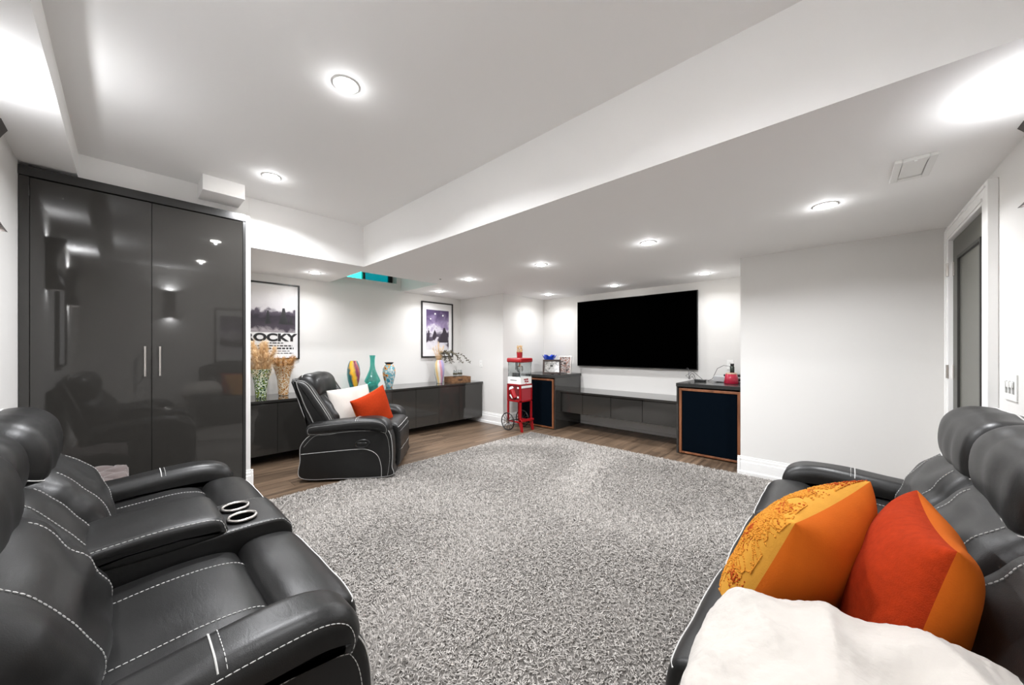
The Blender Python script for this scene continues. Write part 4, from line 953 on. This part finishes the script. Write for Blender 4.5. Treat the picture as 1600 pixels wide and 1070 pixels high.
# ================================================================== things on the right speaker cabinet
t = thing('router_box', 'silver slim set-top box on the right cabinet', 'media box', (4.97, 0.985, ZS))
MB().box((-0.10, -0.19, 0.008), (0.10, 0.19, 0.072)).build('case', 'plastic_grey', t, bev=0.004)
MB().box((-0.101, -0.17, 0.028), (-0.0995, 0.05, 0.050)).build('front_window', 'black', t)
for x in (-0.07, 0.07):
    for y in (-0.15, 0.15): MB().cyl((x, y, 0), (x, y, 0.008), 0.012, 10).build('foot', 'black', t)
t = thing('media_player', 'flat black media player lying on the silver box', 'media player', (4.98, 0.92, ZS + 0.0725))
MB().box((-0.08, -0.115, 0), (0.08, 0.15, 0.026)).build('case', 'black', t, bev=0.004)
MB().box((-0.081, 0.06, 0.010), (-0.0795, 0.09, 0.016)).build('indicator', 'plastic_grey', t)
t = thing('bottle', 'small dark bottle with black cap standing on the boxes', 'bottle', (5.0, 1.0, ZS + 0.099))
MB().lathe([(0.022, 0), (0.024, 0.004), (0.024, 0.085), (0.014, 0.10)], (0, 0, 0), 16).build('body', plain('dark_green_glass', (0.02, 0.03, 0.022), 0.2), t, smooth=True)
MB().cyl((0, 0, 0.098), (0, 0, 0.125), 0.02, 14).build('cap', 'black', t)
t = thing('scented_candle', 'crimson red pot with cream rim on the right cabinet', 'pot', (4.78, 0.965, ZS))
MB().lathe([(0.0005, 0), (0.070, 0), (0.076, 0.006), (0.068, 0.06), (0.058, 0.112), (0.052, 0.114), (0.050, 0.10), (0.0005, 0.098)], (0, 0, 0), 28, cap=False).build('pot', plain('crimson_ceramic', (0.42, 0.005, 0.035), 0.3, coat=0.4), t, smooth=True)
MB().lathe([(0.050, 0.108), (0.057, 0.113), (0.057, 0.124), (0.050, 0.126)], (0, 0, 0), 24, cap=False).build('rim', plain('cream_wax', (0.62, 0.50, 0.36), 0.6), t, smooth=True)
t = thing('power_adapter', 'flat black power adapter with loose cables near the television', 'adapter', (4.80, 1.30, ZS))
MB().box((-0.035, -0.06, 0.0), (0.035, 0.06, 0.028)).build('case', 'black', t, bev=0.005)
cb1 = MB().tube(catmull([(-0.03, 0.06), (0.02, 0.12), (0.08, 0.16), (0.02, 0.20)], 1, False) and [(0.0, 0.06, 0.015), (0.02, 0.10, 0.06), (0.06, 0.14, 0.02), (0.10, 0.20, 0.06), (0.12, 0.12, 0.12), (0.16, 0.02, 0.02)], 0.0028, 6)
cb1.build('cable', 'black', t, smooth=True)
cp = [(0.02, 0.06, 0.01)]
for k in range(40):
    s = k / 39; cp.append((0.05 + 0.10 * s + 0.03 * math.sin(9 * s), 0.07 + 0.14 * s, 0.012 + 0.11 * abs(math.sin(5.2 * s)) * (0.4 + s)))
MB().tube(cp, 0.0028, 6).build('cable', 'black', t, smooth=True)
cp = [(4.985, 1.02, ZS + 0.10)]
t = thing('cable', 'thin black cable looping from the bottle to the adapter', 'cable', (5.02, 1.14, ZS + 0.0))
pts = [(-0.02, -0.12, 0.19), (-0.02, -0.05, 0.20), (-0.02, 0.02, 0.16), (-0.02, 0.05, 0.09), (-0.04, 0.07, 0.03), (-0.06, 0.12, 0.003)]
MB().tube([(p[0], p[1], p[2]) for p in [Vector(pts[i]).lerp(Vector(pts[i + 1]), f) for i in range(5) for f in (0, 0.5)]] + [pts[-1]], 0.0028, 6).build('cord', 'black', t, smooth=True)

# ================================================================== wall plates, vent, sensor
def plate(name, label, cat, loc, rz, wd, h, kind):
    t = thing(name, label, cat, loc, rz)      # local -y faces the room
    MB().box((-wd/2, -0.006, -h/2), (wd/2, 0, h/2)).build('plate', 'white', t, bev=0.002)
    if kind == 'switch':
        for x in (-0.046, 0.0, 0.046):
            MB().box((x - 0.011, -0.008, -0.028), (x + 0.011, -0.006, 0.028)).build('switch_slot', plain('slot_grey', (0.30, 0.30, 0.29), 0.5), t)
            MB().box((x - 0.011, -0.014, 0.0), (x + 0.011, -0.008, 0.026)).build('toggle', 'white', t, bev=0.001)
    else:
        for z in (-0.025, 0.025):
            MB().box((-0.017, -0.0075, z - 0.014), (0.017, -0.006, z + 0.014)).build('socket', 'white', t, bev=0.003)
            MB().box((-0.008, -0.0079, z - 0.005), (-0.005, -0.0074, z + 0.006)).box((0.005, -0.0079, z - 0.005), (0.008, -0.0074, z + 0.006)).build('slot', 'ink', t)
plate('light_switch', 'white triple light switch plate by the door', 'light switch', (2.735, YR, 1.055), PI, 0.16, 0.12, 'switch')
plate('wall_outlet', 'white wall outlet above the crate end of the console', 'outlet', (XR, 4.55, 0.985), -PI / 2, 0.07, 0.115, 'outlet')
plate('wall_outlet', 'white wall outlet behind the dark bottle and boxes', 'outlet', (XTV, 1.06, 1.03), -PI / 2, 0.075, 0.12, 'outlet')
v = thing('ceiling_vent', 'white square air vent in the low ceiling near the door', 'vent', (2.655, -0.245, ZL))
fr_ = MB(); o_, i_ = 0.140, 0.105; oy, iy = 0.070, 0.043
fr_.box((-o_, -oy, -0.016), (o_, -iy, 0)).box((-o_, iy, -0.016), (o_, oy, 0)).box((-o_, -iy, -0.016), (-i_, iy, 0)).box((i_, -iy, -0.016), (o_, iy, 0))
fr_.build('frame', 'white', v, bev=0.003)
MB().box((-i_ + 0.004, -iy + 0.003, -0.010), (i_ - 0.004, iy - 0.003, -0.001)).build('damper_plate', 'white', v)
MB().box((-o_ + 0.004, -0.004, -0.022), (-o_ + 0.016, 0.006, -0.0155)).build('lever', 'white', v)
v = thing('ceiling_sensor', 'tiny dark sensor dot in the low ceiling near the window well', 'sensor', (2.75, 3.807, ZL))
MB().lathe([(0.0005, -0.004), (0.010, -0.004), (0.014, 0.0)], (0, 0, 0), 14, cap=False).build('ring', 'bronze', v)
MB().cyl((0, 0, -0.006), (0, 0, -0.004), 0.004, 8).build('eye', 'black', v)

# ================================================================== tufted ottoman behind the loveseat
ot = thing('ottoman', 'mauve velvet tufted ottoman between the loveseat and cupboard', 'ottoman', (-0.20, 3.36, 0))
nx_, vs, fs = 40, [], []
for j in range(nx_ + 1):
    for i in range(nx_ + 1):
        a, b = -1 + 2 * i / nx_, -1 + 2 * j / nx_
        e = (1 - abs(a) ** 8) * (1 - abs(b) ** 8); p_, q_ = (a * 2.5 + b * 2.5), (a * 2.5 - b * 2.5)
        tf = (abs(math.sin(PI * p_ / 2)) * abs(math.sin(PI * q_ / 2))) ** 0.35
        vs.append((0.215 * a, 0.215 * b, 0.425 + 0.045 * min(1, e * 3) * (0.35 + 0.65 * tf)))
fs = [(j * (nx_ + 1) + i, j * (nx_ + 1) + i + 1, (j + 1) * (nx_ + 1) + i + 1, (j + 1) * (nx_ + 1) + i) for j in range(nx_) for i in range(nx_)]
MB().add(vs, fs).build('tufted_top', 'velvet', ot, smooth=True)
MB().box((-0.215, -0.215, 0.09), (0.215, 0.215, 0.426)).build('body', 'velvet', ot, bev=0.012)
for x in (-0.15, 0.15):
    for y in (-0.15, 0.15): MB().cyl((x, y, 0.0), (x, y, 0.095), 0.014, 12, 0.02).build('leg', 'darkframe', ot)

# ================================================================== cushions
def cushion(name, label, S, T_, mats, M4, seed, names=('front_panel', 'back_panel'), amp=0.006, n=44, sx=1.0, pinch=0.10, p=2.6, lump=0.0, fs_=7.0, group=None, fine=0.0, fold=0.0):
    t = thing(name, label, 'cushion', (0, 0, 0), 0, group); t.matrix_world = M4
    outs = []
    for side, (mt, nm) in enumerate(zip(mats, names)):
        s = 1 if side == 0 else -1; vs = []
        for j in range(n + 1):
            for i in range(n + 1):
                # denser toward the border
                a = math.sin((-1 + 2 * i / n) * PI / 2); b = math.sin((-1 + 2 * j / n) * PI / 2)
                ka = 1 - pinch * (1 - b * b) ** 1.0 * 0.9 + 0.0; kb = 1 - pinch * (1 - a * a) * 0.9
                x = S * 0.5 * a * ka * sx; y = S * 0.5 * b * kb
                e = max(0.0, (1 - abs(a) ** p)) ** 0.5 * max(0.0, (1 - abs(b) ** p)) ** 0.5
                z = s * T_ * 0.5 * e ** 0.9
                q = Vector((x * fs_ + seed, y * fs_, s * 2.0 + seed))
                z += e ** 0.5 * (amp * noise.noise(q) + s * lump * noise.noise(Vector((x * 13 + seed, y * 13, 5.0 * s))))
                if fold: z += s * fold * e ** 0.6 * (1 - abs(noise.noise(Vector((x * 5.0 + y * 2.0 + seed, y * 2.2 - x * 1.2, seed + 2.0 * s))) * 2.4) ** 1.0) * (0.35 + 0.65 * max(0, -a) ** 0.6)
                if fine: z += s * fine * e ** 0.3 * abs(noise.noise(Vector((x * 60, y * 60, seed))))
                # creases gathering towards the corners
                cr = (abs(a) * abs(b)) ** 2; z += s * 0.004 * cr * math.sin(14 * math.atan2(b, a)) * e
                vs.append((x, y, z))
        fs = [(j * (n + 1) + i, j * (n + 1) + i + 1, (j + 1) * (n + 1) + i + 1, (j + 1) * (n + 1) + i) for j in range(n) for i in range(n)]
        if s < 0: fs = [f[::-1] for f in fs]
        outs.append(MB().add(vs, fs).build(nm, mt, t, smooth=True))
    return t, outs
def frame_from(c, xdir, ydir):
    x = Vector(xdir).normalized(); y = Vector(ydir); y = (y - x * y.dot(x)).normalized(); z = x.cross(y)
    m = Matrix((x, y, z)).transposed().to_4x4(); m.translation = Vector(c); return m
def yarn(t, surf, mat, name, S, curves, rad):
    """bumpy embroidery sewn onto the front surface: little knots along curves"""
    me = surf.data; mb = MB(); n = int(math.sqrt(len(me.vertices))) - 1
    def at(a, b):
        i = (math.asin(max(-1, min(1, a))) / (PI / 2) + 1) / 2 * n; j = (math.asin(max(-1, min(1, b))) / (PI / 2) + 1) / 2 * n
        i0, j0 = min(n - 1, int(i)), min(n - 1, int(j)); f, g = i - i0, j - j0; V = lambda q, w_: me.vertices[w_ * (n + 1) + q].co
        return (V(i0, j0) * (1 - f) + V(i0 + 1, j0) * f) * (1 - g) + (V(i0, j0 + 1) * (1 - f) + V(i0 + 1, j0 + 1) * f) * g
    for (a, b, r_) in curves:
        p = at(a, b); mb.lathe([(0.0006, -r_ * 0.5), (r_ * 0.9, -r_ * 0.2), (r_, r_ * 0.3), (r_ * 0.5, r_ * 0.9), (0.0006, r_)], (p.x + random.uniform(-.0015, .0015), p.y + random.uniform(-.0015, .0015), p.z), 6)
    mb.build(name, mat, t, smooth=True)

# the white fleece cushion lying at the near end, the two-tone orange and rust cushions behind it
# A: mustard embroidered face towards the room, orange face towards the viewer
cA0, cA1 = Vector((1.115, 0.095, 0.785)), Vector((1.585, -0.050, 0.795))
xd = (cA1 - cA0).normalized(); yd = Vector((-0.08, -0.16, 0.40)); S_ = 0.50
cen = (cA0 + cA1) / 2 - (yd - xd * yd.dot(xd)).normalized() * S_ * 0.46
tA, oA = cushion('throw_cushion', 'orange cushion with embroidered mustard face on the right sofa', S_, 0.25, ('mustard', 'orange'), frame_from(cen, -xd, yd), 1.3, amp=0.010, pinch=0.07, p=2.4)
def cl(v): return max(-0.985, min(0.985, v))
cur = []
def wander(n_, a0, b0, an, cv, r0, r1, out):
    for j in range(n_):
        out.append((cl(a0), cl(b0), random.uniform(r0, r1))); a0 += 0.013 * math.cos(an); b0 += 0.013 * math.sin(an); an += cv + random.gauss(0, 0.06)
for k in range(120):
    if k % 2: a0, b0 = random.uniform(0.45, 0.97), random.uniform(-0.6, 0.97)
    else: a0, b0 = random.uniform(-0.95, 0.97), random.uniform(0.55, 0.97)
    wander(random.randint(18, 40), a0, b0, random.uniform(0, 2 * PI), random.uniform(-0.12, 0.12), 0.0018, 0.0032, cur)
for c_, d_ in ((0.72, 0.72), (0.80, 0.55), (0.62, 0.80), (0.0, 0.86), (-0.4, 0.90)):
    for k in range(150): cur.append((cl(random.gauss(c_, 0.07)), cl(random.gauss(d_, 0.06)), random.uniform(0.0022, 0.0042)))
yarn(tA, oA[0], 'mustard_b', 'embroidery', S_, cur, 0.005)
cur = [(cl(random.gauss(cx_, sx_)), cl(random.gauss(cy_, 0.05)), random.uniform(0.0022, 0.0042)) for cx_, cy_, sx_ in ((0.90, -0.12, 0.05), (0.60, 0.88, 0.08), (-0.55, 0.93, 0.1), (-0.85, 0.94, 0.06), (0.70, 0.45, 0.03)) for k in range(70)]
for k in range(16): wander(14, random.uniform(0.5, 0.95), random.uniform(-0.2, 0.95), random.uniform(0, 2 * PI), random.uniform(-0.15, 0.15), 0.0012, 0.0022, cur)
for k in range(16): wander(14, random.uniform(-0.9, 0.6), random.uniform(0.72, 0.97), random.uniform(0, 2 * PI), random.uniform(-0.15, 0.15), 0.0012, 0.0022, cur)
yarn(tA, oA[0], 'rust_yarn', 'rust_embroidery', S_, cur, 0.005)
# B
cB0, cB1 = Vector((1.13, -0.155, 0.815)), Vector((1.53, -0.150, 0.80))
xd = (cB1 - cB0).normalized(); yd = Vector((-0.03, -0.10, 0.42)); S_ = 0.47
cen = (cB0 + cB1) / 2 - (yd - xd * yd.dot(xd)).normalized() * S_ * 0.46
tB, oB = cushion('throw_cushion', 'rust red and orange two-tone cushion leaning on the right sofa back', S_, 0.20, ('rust', 'orange'), frame_from(cen, -xd, yd), 4.1, amp=0.014, pinch=0.09)
# C
tC, oC = cushion('throw_cushion', 'large white fleece cushion lying nearest on the right sofa', 0.47, 0.19, ('fur', 'fur'), frame_from((0.835, -0.015, 0.578), (0.04, -1.0, 0.14), (1.0, 0.04, 0.07)), 8.0, amp=0.02, pinch=-0.10, lump=0.016, p=3.4, n=120, fine=0.006, fold=0.048)
# cushions on the recliner
def chair_pt(x, y, z):
    c, s = math.cos(CHR), math.sin(CHR); return Vector((CH[0] + c * x - s * y, CH[1] + s * x + c * y, z))
Yc = (chair_pt(0, 1, 0) - chair_pt(0, 0, 0)); Xc = (chair_pt(1, 0, 0) - chair_pt(0, 0, 0))
cushion('throw_cushion', 'white fleece cushion on the recliner', 0.42, 0.15, ('fur', 'fur'), frame_from(chair_pt(0.42, 0.50, 0.635), Xc * 0.60 - Yc * 0.78 + Vector((0, 0, 0.10)), Yc * 0.30 + Vector((0, 0, 1)) + Xc * 0.25), 2.0, amp=0.01, pinch=0.05, lump=0.006, n=60, fine=0.003)
cushion('throw_cushion', 'rust orange cushion with lighter side on the recliner', 0.42, 0.17, ('rust_plain' if False else 'rust', 'orange'), frame_from(chair_pt(0.36, 0.275, 0.590), Xc * 0.75 + Yc * -0.55 + Vector((0, 0, 0.30)), Yc * 0.25 + Vector((0, 0, 1)) - Xc * 0.2), 6.0, amp=0.012, pinch=0.10)
